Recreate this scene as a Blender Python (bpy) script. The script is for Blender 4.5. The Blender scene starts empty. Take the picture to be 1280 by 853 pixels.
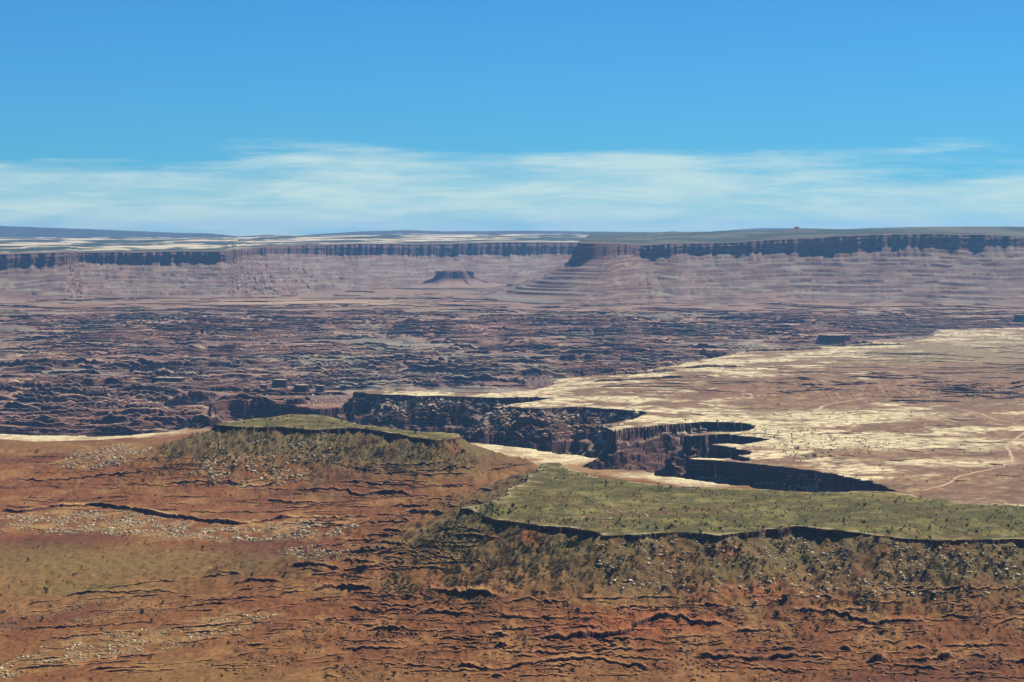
import bpy, bmesh, math, random
import numpy as np

# ------------------------------------------------------------------ camera
F = 3136.0                    # focal length in pixels of the 1280 px wide photograph
CAMZ = 450.0                  # metres above the pale caprock plateau (z = 0)
HOR = 286.0                   # image row of the horizon
sc = bpy.context.scene
col = sc.collection
cam = bpy.data.cameras.new('camera')
cam.sensor_width = 36.0
cam.lens = 36.0 * F / 1280.0
cam.shift_y = -(426.5 - HOR) / 1280.0
cam.clip_start = 1.0
cam.clip_end = 400000.0
camo = bpy.data.objects.new('camera', cam)
camo.location = (0, 0, CAMZ)
camo.rotation_euler = (math.radians(90), 0, 0)
col.objects.link(camo)
sc.camera = camo

# ------------------------------------------------------------------ light
SUN_EL, SUN_AZ = 53.0, 46.0   # azimuth: degrees right of the viewing direction (+Y)
world = bpy.data.worlds.new('World')
sc.world = world
world.use_nodes = True
wn, wl = world.node_tree.nodes, world.node_tree.links
wn.clear()
def N(nodes, t, **kw):
    n = nodes.new(t)
    for k, v in kw.items():
        setattr(n, k, v)
    return n
def math_node(nodes, links, op, a, b=None, c=None, clamp=False):
    n = nodes.new('ShaderNodeMath'); n.operation = op; n.use_clamp = clamp
    for i, v in enumerate((a, b, c)):
        if v is None: continue
        if isinstance(v, (int, float)): n.inputs[i].default_value = v
        else: links.new(v, n.inputs[i])
    return n.outputs[0]
def mix_node(nodes, links, fac, a, b, blend='MIX'):
    n = nodes.new('ShaderNodeMix'); n.data_type = 'RGBA'; n.blend_type = blend
    for i, v in ((0, fac), (6, a), (7, b)):
        if isinstance(v, (int, float)): n.inputs[i].default_value = v
        elif isinstance(v, tuple): n.inputs[i].default_value = (*v, 1.0)
        else: links.new(v, n.inputs[i])
    return n.outputs[2]
def smooth_node(nodes, links, v, a, b):
    n = nodes.new('ShaderNodeMapRange'); n.interpolation_type = 'SMOOTHSTEP'
    links.new(v, n.inputs[0]); n.inputs[1].default_value = a; n.inputs[2].default_value = b
    return n.outputs[0]
SKY_STRENGTH = 0.05
sky = N(wn, 'ShaderNodeTexSky', sky_type='NISHITA', sun_disc=False,
        sun_elevation=math.radians(SUN_EL), sun_rotation=math.radians(SUN_AZ),
        altitude=1900.0, air_density=1.0, dust_density=0.0, ozone_density=3.0)
tc = N(wn, 'ShaderNodeTexCoord')
sep = N(wn, 'ShaderNodeSeparateXYZ'); wl.new(tc.outputs['Generated'], sep.inputs[0])
# thin cirrus bank low along the whole horizon
mp = N(wn, 'ShaderNodeMapping'); mp.inputs['Scale'].default_value = (8.0, 8.0, 75.0)
mp.inputs['Location'].default_value = (2.3, 1.1, 0.4)
wl.new(tc.outputs['Generated'], mp.inputs[0])
edge = N(wn, 'ShaderNodeTexNoise'); edge.inputs['Scale'].default_value = 1.0; edge.inputs['Detail'].default_value = 7.0; edge.inputs['Roughness'].default_value = 0.62
wl.new(mp.outputs[0], edge.inputs[0])
mp2 = N(wn, 'ShaderNodeMapping'); mp2.inputs['Scale'].default_value = (19.0, 19.0, 170.0)
mp2.inputs['Location'].default_value = (3.1, 7.7, 1.3)
wl.new(tc.outputs['Generated'], mp2.inputs[0])
streak = N(wn, 'ShaderNodeTexNoise'); streak.inputs['Scale'].default_value = 1.0; streak.inputs['Detail'].default_value = 9.0; streak.inputs['Roughness'].default_value = 0.6; streak.inputs['Distortion'].default_value = 0.4
wl.new(mp2.outputs[0], streak.inputs[0])
e1 = math_node(wn, wl, 'MULTIPLY_ADD', edge.outputs[0], 0.055, 0.003)
dd = math_node(wn, wl, 'SUBTRACT', e1, sep.outputs[2])
cm = smooth_node(wn, wl, dd, -0.0010, 0.0125)
st = smooth_node(wn, wl, streak.outputs[0], 0.32, 0.66)
st2 = math_node(wn, wl, 'MULTIPLY_ADD', st, 0.44, 0.38)
cmask = math_node(wn, wl, 'MULTIPLY', cm, st2)
clear = mix_node(wn, wl, 1.0, sky.outputs[0], (0.25, 0.79, 1.27), 'MULTIPLY')
skc = mix_node(wn, wl, cmask, clear, (0.43 / SKY_STRENGTH, 0.54 / SKY_STRENGTH, 0.52 / SKY_STRENGTH))
bg = N(wn, 'ShaderNodeBackground'); bg.inputs[1].default_value = SKY_STRENGTH
wl.new(skc, bg.inputs[0])
wo = N(wn, 'ShaderNodeOutputWorld'); wl.new(bg.outputs[0], wo.inputs[0])

sun = bpy.data.lights.new('sun', 'SUN'); sun.energy = 5.0; sun.angle = math.radians(0.5); sun.color = (1.0, 0.95, 0.86)
suno = bpy.data.objects.new('sun', sun); col.objects.link(suno)
suno.location = (0, 0, 3000)
suno.rotation_euler = (math.radians(90 - SUN_EL), 0, math.radians(180 - SUN_AZ))

sc.view_settings.view_transform = 'Standard'
sc.view_settings.look = 'None'
sc.view_settings.exposure = 0.58
sc.view_settings.gamma = 1.0
sc.render.engine = 'CYCLES'
sc.cycles.use_denoising = True
sc.cycles.max_bounces = 4
sc.cycles.diffuse_bounces = 1
sc.cycles.volume_bounces = 0
sc.cycles.use_adaptive_sampling = False

# ------------------------------------------------------------------ noise
rs = np.random.RandomState(7)
PERM = rs.permutation(256).astype(np.int32)
PERM = np.concatenate([PERM, PERM])
ANG = rs.rand(256) * 2 * np.pi
GX, GY = np.cos(ANG).astype(np.float32), np.sin(ANG).astype(np.float32)
def perlin(x, y, seed=0):
    x = np.asarray(x, np.float32) + seed * 17.37; y = np.asarray(y, np.float32) + seed * 9.71
    xf, yf = np.floor(x), np.floor(y)
    xi = xf.astype(np.int32) & 255; yi = yf.astype(np.int32) & 255
    x = x - xf; y = y - yf
    u = x * x * x * (x * (x * 6 - 15) + 10); v = y * y * y * (y * (y * 6 - 15) + 10)
    a = PERM[xi]; b = PERM[(xi + 1) & 255]
    def g(h, dx, dy): return GX[h] * dx + GY[h] * dy
    n00 = g(PERM[a + yi], x, y); n10 = g(PERM[b + yi], x - 1, y)
    y1 = (yi + 1) & 255
    n01 = g(PERM[a + y1], x, y - 1); n11 = g(PERM[b + y1], x - 1, y - 1)
    return 1.5 * ((n00 * (1 - u) + n10 * u) * (1 - v) + (n01 * (1 - u) + n11 * u) * v)
def fbm(x, y, o=4, seed=0, gain=0.5):
    t = 0; a = 1.0; f = 1.0
    for i in range(o):
        t = t + a * perlin(x * f, y * f, seed + i * 3); a *= gain; f *= 2.03
    return t
def ss(a, b, x):
    t = np.clip((x - a) / (b - a), 0, 1); return t * t * (3 - 2 * t)
def terrace(z, step, rise=0.18, a=0.3):
    q = z / step; k = np.floor(q); f = q - k
    r = np.clip((f - (1 - rise)) / rise, 0, 1); r = r * r * (3 - 2 * r)
    return step * (k + (1 - a) * r + a * f)
def lerp(a, b, t): return a + (b - a) * t
def beds(z, step, cliff=.5, a=.12):
    """tread, talus apron, upright cliff: the profile of one bed repeated"""
    q = z / step; k = np.floor(q); f = q - k
    tal = np.clip((f - .42) / .42, 0, 1); cl = np.clip((f - .84) / .10, 0, 1)
    g = a * f + (1 - a) * ((1 - cliff) * tal + cliff * cl * cl * (3 - 2 * cl))
    return step * (k + g)

def world_xy(px, py, z=0.0):
    Y = F * (CAMZ - z) / (py - HOR); return ((px - 640.0) / F * Y, Y)
def at(px, py, D):
    return ((px - 640.0) / F * D, D, CAMZ - (py - HOR) * D / F)
def poly_world(pts, z=0.0): return np.array([world_xy(a, b, z) for a, b in pts])
def inside(P, X, Y):
    r = np.zeros(X.shape, bool)
    n = len(P)
    for i in range(n):
        x0, y0 = P[i]; x1, y1 = P[(i + 1) % n]
        if y0 == y1: continue
        c = ((y0 > Y) != (y1 > Y)) & (X < (x1 - x0) * (Y - y0) / (y1 - y0) + x0)
        r ^= c
    return r
def dist(P, X, Y, closed=True, cut=1e9):
    d = np.full(X.shape, 1e12, np.float32)
    n = len(P)
    for i in range(n if closed else n - 1):
        x0, y0 = P[i]; x1, y1 = P[(i + 1) % n]
        dx, dy = x1 - x0, y1 - y0; L = dx * dx + dy * dy + 1e-9
        t = np.clip(((X - x0) * dx + (Y - y0) * dy) / L, 0, 1)
        ex = X - x0 - t * dx; ey = Y - y0 - t * dy
        np.minimum(d, ex * ex + ey * ey, out=d)
    return np.sqrt(d)

# ------------------------------------------------------------------ traced outlines (pixels of the photograph)
PLATEAU = [(1121, 616), (1089, 603), (1062, 596), (1035, 592), (1016, 587), (985, 584), (955, 580), (930, 577), (895, 575), (854, 573),
           (885, 571), (915, 572), (930, 576), (943, 573), (934, 569), (920, 567), (938, 566), (939, 563), (912, 558), (886, 554),
           (905, 553), (930, 554), (950, 551), (967, 548), (945, 546), (915, 542), (890, 542), (846, 544),
           (880, 539), (915, 539), (935, 537), (947, 531), (930, 527.5), (900, 527), (870, 527), (850, 529), (815, 532), (782, 535.6), (766, 540.5), (757, 536), (748, 531),
           (770, 527), (795, 522), (808, 516), (795, 513), (776, 512), (745, 510.5), (717, 509), (678, 511), (649, 509), (617, 508.5),
           (640, 505), (665, 503), (690, 498), (670, 496.7), (640, 497), (600, 496.5), (560, 495), (520, 494.5), (480, 493), (440, 490),
           (455, 488.5), (500, 488.8), (560, 490), (621, 491.5), (660, 488.5), (675, 485), (689, 482), (697, 474), (740, 470), (790, 466), (850, 455), (894, 447), (915, 443), (935, 438), (965, 438), (993, 436), (1030, 433),
           (1068, 430), (1100, 428), (1139, 427), (1166, 420), (1176, 414), (1230, 411), (1279, 410), (1560, 404), (1900, 640), (1160, 660)]
NEAR_RIM = [(-900, 552), (-120, 541), (0, 544), (60, 546), (110, 548), (160, 546), (205, 542), (235, 537), (290, 540), (400, 552), (520, 556), (585, 556), (615, 557), (650, 562),
            (690, 567), (720, 571), (742, 575), (738, 580), (728, 585), (745, 590), (775, 589), (800, 591), (830, 597), (870, 602), (905, 606), (930, 611), (985, 618), (1060, 622), (1100, 618), (1121, 616), (1160, 632), (1900, 640)]
BENCH_R = [(585, 634), (625, 648), (662, 655), (705, 659), (735, 664), (756, 669), (800, 669), (850, 667), (900, 671), (950, 665), (994, 660), (1051, 665), (1119, 672), (1172, 675), (1270, 674), (1500, 684), (1900, 690),
           (1900, 660), (1500, 645), (1280, 633), (1200, 627), (1150, 621), (1110, 615), (1060, 617), (1000, 615), (930, 613), (850, 609), (800, 603), (760, 597), (722, 588), (700, 577), (680, 578), (662, 594), (641, 610), (615, 628)]
BENCH_L = [(265, 530), (305, 534.5), (352, 534), (392, 537), (437, 535), (482, 540), (521, 546), (545, 550), (577, 547), (575, 543.5), (535, 541), (493, 537), (454, 531), (437, 526), (409, 519), (364, 518), (310, 524.6), (280, 528)]
ZB = 120.0
LEDGES = [  # height in metres, outline
 (10, [(0, 637), (25, 645), (41, 639), (83, 632), (124, 633), (166, 639), (203, 646), (232, 648), (265, 655), (306, 656), (343, 650), (389, 646), (430, 651)]),
 (6, [(17, 599), (50, 602), (91, 599), (132, 594), (186, 590)]),
 (6, [(199, 605), (248, 603), (290, 604), (306, 608), (327, 610), (348, 603)]),
 (3, [(10, 577), (40, 572), (80, 571)]), (3, [(20, 625), (60, 628), (100, 624)]),
 (4.5, [(75, 748), (103, 742), (124, 741), (166, 740), (190, 739), (230, 742)]),
 (5, [(269, 715), (306, 719)]), (6, [(286, 732), (315, 727), (356, 727)]), (7, [(356, 707), (397, 707), (430, 713)]), (6, [(385, 738), (430, 734), (470, 737)]),
 (5, [(100, 841), (124, 837), (166, 835), (190, 833)]), (3, [(190, 765), (240, 758), (290, 752)]), (3, [(60, 800), (110, 795), (150, 790)]), (3, [(270, 785), (320, 780), (360, 772)]),
 (4, [(420, 602), (487, 605), (548, 607)]),
 (9, [(504, 639), (534, 642), (564, 642)]), (7, [(535, 630), (560, 632), (581, 635)]), (8, [(474, 663), (506, 664)]), (6, [(420, 711), (447, 712), (487, 707)]),
 (9, [(531, 734), (561, 743), (595, 744), (625, 746)]), (6, [(511, 771), (538, 766), (595, 768)]), (8, [(615, 770), (642, 773), (672, 776)]),
 (6, [(591, 795), (642, 795)]), (7, [(611, 811), (642, 808)]),
 (8, [(665, 800), (705, 798), (756, 798), (783, 793), (803, 778), (823, 773), (850, 773), (880, 780), (907, 783)]),
 (5, [(907, 791), (934, 790), (981, 789)]), (6, [(981, 768), (1001, 766), (1038, 766), (1065, 775), (1099, 781), (1135, 776), (1169, 780)]),
 (7, [(867, 822), (917, 822), (944, 827), (984, 822), (1035, 822)]), (11, [(1078, 828), (1115, 828)]), (6, [(1119, 815), (1142, 810), (1166, 812)]),
 (8, [(1166, 825), (1196, 826)]), (5, [(1203, 820), (1246, 822)]), (5, [(1246, 830), (1290, 829), (1340, 832)]),
 (6, [(564, 832), (588, 835), (608, 840), (635, 835), (679, 828), (722, 825), (756, 827), (783, 833), (820, 837)]),
 (5, [(420, 813), (470, 812), (501, 812), (531, 803)]), (6, [(1048, 809), (1068, 815)]), (3, [(1078, 739), (1135, 738), (1230, 736), (1280, 738), (1340, 736)]),
 (4.5, [(1236, 781), (1263, 775), (1280, 773), (1340, 776)]),
 (9, [(381, 615), (409, 612), (431, 613), (448, 622), (471, 617), (518, 620)]), (6, [(240, 606), (282, 603), (307, 606)]), (3.5, [(423, 582), (479, 589), (520, 592)]),
 (5, [(440, 690), (470, 686), (500, 689)]), (5, [(395, 672), (440, 676), (480, 674)]), (5, [(330, 625), (370, 630), (400, 628)]),
 (5, [(430, 760), (470, 765), (500, 760)]), (5, [(530, 690), (560, 697), (590, 700)]), (4, [(450, 790), (490, 785), (520, 788)]), (4, [(600, 590), (640, 584), (670, 580)]),
 (2.5, [(800, 650), (830, 651), (870, 652)]), (2.5, [(1150, 655), (1200, 654), (1260, 656)]),
]

# ------------------------------------------------------------------ the near and middle ground as a height field
U = np.concatenate([np.linspace(-0.40, -0.2365, 60), np.linspace(-0.236, 0.236, 1230), np.linspace(0.2365, 0.40, 60)])     # coarser beyond the frame
NC = len(U)
def row_positions():
    ys = [1700.0]
    while ys[-1] < 19500:
        y = ys[-1]
        k = 0.62 * y * y / (400.0 * 2509.0)
        k *= lerp(0.55, 1.0, float(ss(2900, 3900, y))) * lerp(1.0, 0.55, float(ss(3900, 4400, y))) * lerp(1.0, 0.6, float(ss(5400, 6400, y))) * lerp(1.0, 3.0, float(ss(13300, 14200, y)))
        if y < 2200: k *= 2.5
        ys.append(y + min(k, 110))
    return np.array(ys)
YR = row_positions(); NR = len(YR)
Yg, Ug = np.meshgrid(YR, U, indexing='ij')
Yg = Yg.astype(np.float32); Ug = Ug.astype(np.float32)
def wave(u, y): return .004 * perlin(u * 60, y / 700, 1) + .0012 * perlin(u * 330, y / 300, 2)
Yg = Yg * (1 + wave(Ug, Yg)); Xg = Ug * Yg
def row_of(u, Y):
    y0 = Y
    for _ in range(3): y0 = Y / (1 + wave(u, y0))
    return np.interp(y0, YR, np.arange(NR))
PXg = 640 + F * Ug

def canyon_land(X, Y):
    wx = X + 240 * fbm(X / 1100, Y / 1100, 3, 11); wy = Y + 240 * fbm(X / 1100, Y / 1100, 3, 23)
    n1 = np.abs(perlin(wx / 1700, wy / 1200, 31)); n2 = np.abs(perlin(wx / 820, wy / 520, 37)); n3 = np.abs(fbm(wx / 360, wy / 210, 2, 41))
    far = ss(7000, 10000, Y + 900 * fbm(X / 3000, Y / 3000, 2, 3))
    top = lerp(-115, -40, far) + 18 * fbm(X / 1300, Y / 1300, 3, 55) + 96 * ss(9300, 12000, Y)
    z = top - 52 * (1 - np.clip(n1 / 0.30, 0, 1)) ** 1.3 - 34 * (1 - np.clip(n2 / 0.32, 0, 1)) ** 1.1 - 13 * (1 - np.clip(n3 / 0.42, 0, 1))
    z = z + 6 * fbm(X / 340, Y / 170, 3, 77)
    f2 = ss(11200, 12500, Y + 500 * fbm(X / 900, Y / 900, 2, 79))          # fades to the flats below the far cliffs
    z = lerp(z, 58 + 0.10 * (z + 20), f2)
    bw = z + 9 * perlin(X / 520, Y / 420, 5) + 5 * perlin(z / 21, z * 0, 17)
    st_, a_ = 11.0, .30
    cl = np.clip(.35 + .5 * perlin(X / 330, Y / 260, 19), .05, .7)
    zt = beds(bw, st_, cl, a_)
    q = bw / st_; kf = np.floor(q + .11)
    k_ = np.maximum(kf[:-1], kf[1:]); up = kf[1:] > kf[:-1]
    cr = (kf[1:] != kf[:-1]) & (Y[:-1] > 5000)
    cr[1:] &= ~cr[:-1]
    t = np.clip((k_ - .11 - q[:-1]) / np.where(cr, q[1:] - q[:-1], 1), 0, 1)
    zl = st_ * (k_ - 1 + a_ * .84 + (1 - a_) * (1 - cl[:-1])); zh = st_ * (k_ - 1 + a_ * .94 + (1 - a_))
    zt[:-1] = np.where(cr, np.where(up, zl, zh), zt[:-1]); zt[1:] = np.where(cr, np.where(up, zh, zl), zt[1:])
    return zt + ss(14500, 17000, Y) * 14, cr, t

def bench_profile(P, X, Y, seed):
    n = 15 * fbm(X / 60, Y / 60, 5, seed, .6) + 22 * perlin(X / 260, Y / 260, seed + 5)
    d = dist(P, X, Y)
    ins = inside(P, X, Y)
    sd = np.where(ins, -d, d) + n * 0.55
    hc = 4.8 + 5.0 * perlin(X / 80, Y / 80, seed + 9) + 3.0 * fbm(X / 14, Y / 20, 2, seed + 1)
    o = np.maximum(sd, 0)
    gully = ss(10, 120, o) * (1 - ss(250, 450, o)) * (7 * np.abs(perlin(X / 62, Y / 120, seed + 2)) - 3 + 3.0 * fbm(X / 30, Y / 60, 2, seed + 4))
    z = ZB + 1.6 * fbm(X / 120, Y / 120, 3, seed + 7) - np.clip(hc, .8, 14) * ss(0, .4, sd) - 98 * (1 - np.exp(-np.maximum(sd, 0) / 215.0)) + gully
    return z, sd

EDGE_N = 14 * fbm(Xg / 110, Yg / 110, 3, 61) + 9 * fbm(Xg / 34, Yg / 44, 3, 64)
PW = poly_world(PLATEAU)
PNr = poly_world(NEAR_RIM)
PN = np.vstack([PNr, [[9000, 100], [-9000, 100]]])
# distance to the caprock rim
wX, wY = Xg + EDGE_N * 0.6, Yg + EDGE_N * 1.1
inW = inside(PW, wX, wY); inN = inside(PN, wX, wY)
land = inW | inN
rimd = np.minimum(dist(PW, wX, wY), dist(PNr, wX, wY, closed=False))
d_out = np.where(land, 0, rimd)
# canyon side
zc, cr_c, t_c = canyon_land(Xg, Yg)
Ys = Yg.copy(); SN = np.zeros(Xg.shape, bool)
def snap(cr, t):
    """slide the two sampling rows on either side of a bed edge up against that edge"""
    cr = cr & ~SN[:-1] & ~SN[1:]
    cr[1:] &= ~cr[:-1]
    dy = Yg[1:] - Yg[:-1]; w = np.minimum(.08, .5 / dy)
    Ys[:-1] = np.where(cr, Yg[:-1] + (t - w) * dy, Ys[:-1]); Ys[1:] = np.where(cr, Yg[:-1] + (t + w) * dy, Ys[1:])
    SN[:-1] |= cr; SN[1:] |= cr
def crossing(f, level):
    a, b = f[:-1] - level, f[1:] - level
    cr = a * b < 0
    return cr, np.clip(a / np.where(cr, a - b, 1), 0, 1)
sd_rim = np.where(land, -rimd, rimd)
cr_, t_ = crossing(sd_rim, 0.0); snap(cr_, t_)
do2 = np.maximum(d_out + 12 * fbm(Xg / 60, Yg / 60, 3, 8) * ss(2, 25, d_out), 0)
farw = ss(5500, 6000, Yg); cap = lerp(31, 12, farw) + lerp(9, 5, farw) * perlin(Xg / 140, Yg / 140, 18)
prof = -cap * ss(0, .6, d_out) - .58 * do2
for lv, hh in ((14, 7), (30, 13), (48, 6), (66, 16), (90, 8), (118, 14), (150, 7)):
    hv = lerp(1.0, 1.9 if lv == 90 else .45, farw) * np.clip(hh * (1 + 1.1 * perlin(Xg / 110 + lv, Yg / 80, 10)), .5, 30)
    prof = prof - hv * (do2 > lv)
prof = prof + 2.5 * fbm(Xg / 60, Yg / 40, 3, 14) * ss(4, 14, d_out)
MESA = poly_world([(262, 507), (285, 504), (320, 503.5), (350, 504), (375, 509), (405, 511), (440, 509), (470, 500), (440, 493), (400, 491), (350, 489), (300, 491), (270, 499)], -42)
dM = dist(MESA, wX, wY); dM = np.where(inside(MESA, wX, wY), 0, dM)
pm = -42 + 2 * fbm(Xg / 60, Yg / 60, 3, 15) - 34 * ss(0, 4, dM) - 0.5 * np.maximum(dM - 4, 0)
prof = np.where(d_out < 1, prof, np.maximum(prof, pm))
outp = (~land) & (prof > zc)
for lv in (14, 30, 48, 66, 90, 118, 150):
    cr_, t_ = crossing(do2, lv); snap(cr_ & outp[:-1] & outp[1:], t_)
cr_, t_ = crossing(np.where(inside(MESA, wX, wY), -dist(MESA, wX, wY), dM + .01), 0.0); snap(cr_ & (~land)[:-1], t_)
outc = (~land) & (zc >= np.maximum(prof, pm))
snap(cr_c & outc[:-1] & outc[1:], t_c)
zcan = np.maximum(zc, prof)
zcan = np.minimum(zcan, -1.5 * ss(0, 3, d_out) - 14 * ss(1, 4, d_out) + 400 * ss(250, 2500, d_out))
# plateau surface: slabs of pale rock, thin soil, a low ledgy red ridge
xr, yr = world_xy(1130, 488)
ridge = np.exp(-(((Xg - xr) / 640) ** 2 + ((Yg - yr - 0.10 * (Xg - xr)) / 330) ** 2) ** 1.6)
ridge_z = np.clip(ridge * (16 + 18 * fbm(Xg / 220, Yg / 260, 3, 88)), 0, 60)
zW = terrace(1.3 * fbm(Xg / 85, Yg / 110, 4, 71) + 3.0 * fbm(Xg / 500, Yg / 700, 2, 72), 1.3, 0.2, 0.5) + terrace(ridge_z, 7, 0.15, 0.4)
# foreground
zp = 24 * ss(5350, 4100, Yg) + 9 * fbm(Xg / 520, Yg / 520, 4, 91) * ss(5400, 4800, Yg) + 1.2 * fbm(Xg / 60, Yg / 60, 3, 95)
zr, sdR = bench_profile(poly_world(BENCH_R, ZB), Xg, Yg, 101)
zl, sdL = bench_profile(poly_world(BENCH_L, ZB), Xg, Yg, 131)
for f_ in (sdR, sdL):
    cr_, t_ = crossing(f_, 0.2); snap(cr_, t_)
k = 9.0
m = np.maximum(np.maximum(zp, zr), zl)
zn = m + k * np.log(np.exp((zp - m) / k) + np.exp((zr - m) / k) + np.exp((zl - m) / k)) * np.where(np.minimum(sdR, sdL) > 25, ss(25, 80, np.minimum(sdR, sdL)), 0)
zn = lerp(zn, np.minimum(zn, 3 + 1.5 * fbm(Xg / 80, Yg / 80, 3, 97)), ss(520, 40, rimd) * ss(25, 140, np.minimum(sdR, sdL)))
zn = zn + 45 * ss(2050, 1200, Yg)
PYb = HOR + F * (CAMZ - zn) / Yg
# sedimentary ledges: terraced wherever the beds stand out
md = np.minimum(sdR, sdL)
lw = 3.0 * fbm(Xg / 130, Yg / 130, 4, 143, .6)
ledgy = ss(0.0, 0.35, fbm(Xg / 200, Yg / 140, 3, 141) - .05) * ss(50, 150, md)
zt = terrace(zn + lw, 4.4, 0.12, 0.4) - lw
zn = lerp(zn, zt, ledgy * 0.25)
l2 = ss(0.0, 0.3, fbm(Xg / 60, Yg / 60, 3, 145) + .05) * ss(20, 90, md)
lw2 = 1.6 * fbm(Xg / 50, Yg / 50, 3, 147, .6)
zn = lerp(zn, terrace(zn + lw2, 1.9, 0.14, 0.4) - lw2, l2 * .2)
# traced ledges
lr = random.Random(77)
def thin_beds(n, poly, hr, lr_, slope=0.0):
    P_ = np.array(poly, float); lo, hi = P_.min(0), P_.max(0); k_ = 0
    while k_ < n:
        x, y = lr.uniform(lo[0], hi[0]), lr.uniform(lo[1], hi[1])
        if not inside(P_, np.array([x]), np.array([y]))[0]: continue
        L_ = lr.uniform(*lr_); y0 = y; a1, a2 = lr.uniform(-.03, .03) + slope, lr.uniform(-2.2, 2.2); ph = lr.uniform(0, 6)
        LEDGES.append((lr.uniform(*hr), [(x + L_ * t, y0 + a1 * L_ * t + a2 * math.sin(ph + 5 * t)) for t in (0, .2, .4, .6, .8, 1)])); k_ += 1
thin_beds(100, [(390, 565), (560, 590), (610, 620), (560, 680), (470, 740), (380, 760), (330, 640)], (1.6, 4.2), (30, 120))
thin_beds(90, [(380, 745), (520, 740), (640, 745), (760, 770), (760, 850), (380, 850)], (1.5, 3.6), (25, 110))
thin_beds(110, [(640, 745), (800, 745), (1010, 735), (1320, 735), (1320, 850), (640, 850)], (1.4, 3.6), (25, 120))
thin_beds(80, [(0, 735), (280, 720), (390, 760), (390, 850), (0, 850)], (1.2, 3.0), (30, 110), -.08)
thin_beds(50, [(-20, 560), (180, 560), (380, 610), (380, 640), (-20, 640)], (1.2, 3.0), (40, 140))
thin_beds(14, [(590, 570), (700, 580), (640, 615), (590, 625)], (1.0, 2.2), (20, 60))
zn = zn + 0.5 * fbm(Xg / 14, Yg / 18, 2, 150) * ss(0, 10, md)
# low step of pale rock above the near rim
Zg = np.where(inN, zn, np.where(inW, zW, zcan)).astype(np.float32)
PYg = HOR + F * (CAMZ - Zg) / Ys

# ------------------------------------------------------------------ ground colours (albedo of soil, rock and grass cover)
def C(r, g, b): return np.array([r, g, b], np.float32)
def blend(A, c, m): return A + (c - A) * m[..., None]
def ell(cx, cy, rx, ry, soft=0.5, nz=0.0):
    q = np.sqrt(((PXg - cx) / rx) ** 2 + ((PYg - cy) / ry) ** 2) + nz
    return ss(1 + soft, 1 - soft, q)
nA = fbm(Xg / 300, Yg / 420, 4, 301); nB = fbm(Xg / 60, Yg / 90, 4, 307); nC = fbm(Xg / 900, Yg / 900, 3, 311); nD = fbm(Xg / 22, Yg / 30, 3, 313)
A = np.empty(Xg.shape + (3,), np.float32)
# foreground soil
A[:] = C(.165, .066, .025)
A = blend(A, C(.24, .122, .050), ss(-0.1, 0.6, nB))
A = blend(A, C(.115, .042, .020), ss(0.1, 0.8, -nA))
tan = ss(-0.5, 0.35, nA) * (ell(60, 715, 260, 45, .7) + 0.8 * ell(150, 840, 300, 50, .7) + .55 * ell(700, 860, 250, 25, .7) + .6 * ell(20, 560, 200, 16, .6))
A = blend(A, C(.190, .112, .042), np.clip(tan, 0, 1) * 0.85)
A = blend(A, C(.155, .115, .042), np.clip(ell(90, 705, 200, 18, .7, 0.4 * nA) + ell(110, 735, 90, 8, .6, .4 * nB), 0, 1) * 0.7)
olive = np.clip(ss(170, 20, md + 60 * nB) * 0.8 + ss(330, 60, md + 120 * nA) * ss(-0.1, 0.5, nB) * 0.4, 0, 1) * ss(-1.0, 0.2, nB + 0.4)
A = blend(A, C(.128, .100, .043), np.clip(olive * 1.05, 0, 1))
red = ell(665, 672, 14, 9, .6) + ell(930, 740, 50, 12, .8, .4 * nB) + ell(800, 780, 90, 18, .8, .4 * nB) + ell(910, 690, 20, 10, .8)
A = blend(A, C(.23, .070, .028), np.clip(red, 0, 1) * 0.7)
for P_, amt in (([(0, 640), (40, 640), (83, 632), (166, 638), (232, 648), (306, 656), (389, 647), (450, 650), (440, 668), (330, 680), (200, 676), (120, 668), (0, 665)], .75), ([(90, 565), (150, 554), (200, 560), (170, 575), (110, 588), (60, 585)], .6),
                ([(265, 542), (400, 545), (420, 565), (380, 600), (330, 615), (270, 605), (235, 595)], .4), ([(60, 803), (110, 790), (220, 785), (260, 775), (340, 762), (350, 775), (200, 815), (80, 830), (0, 850), (0, 828)], .5)):
    A = blend(A, C(.34, .25, .125), inside(np.array(P_, float), PXg + 26 * nB, PYg + 7 * nB + 3 * nD) * amt * .6 * ss(-.3, .5, nD + .6 * nB))
A = A * C(.88, .80, .60)
# grass on the benches
g = ss(1.5, -1.5, md)
G = np.empty_like(A); G[:] = C(.088, .082, .028)
G = blend(G, C(.135, .122, .042), ss(-0.05, 0.7, nB + 0.3 * nD))
G = blend(G, C(.24, .21, .09), ss(0.35, 0.95, nB + 0.45 * nA + .5 * nD) * 0.8)
G = blend(G, C(.055, .056, .020), ss(0.15, 0.8, -nB + 0.3 * nD) * 0.7)
G = blend(G, C(.165, .105, .046), ss(.0, .7, .8 * nA - .6 * nB + .7 * nD) * .7)
G = blend(G, C(.20, .18, .075), ss(.1, .7, fbm(Xg / 30, Yg / 60, 4, 319, .65)) * .7)
G = blend(G, C(.27, .21, .115), ss(26, 4, np.abs(md + 6) + 14 * nB) * ss(-.1, .5, nD) * .6)
G = blend(G, C(.045, .047, .018), ss(.25, .8, fbm(Xg / 9, Yg / 14, 2, 317)) * .55)
A = blend(A, G * C(.80, .73, .50), g)
A = blend(A, C(.40, .33, .20), np.clip(ss(9, 1, np.abs(md + 3)) * ss(-.2, .5, nD + nB), 0, 1) * 0.35)
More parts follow.
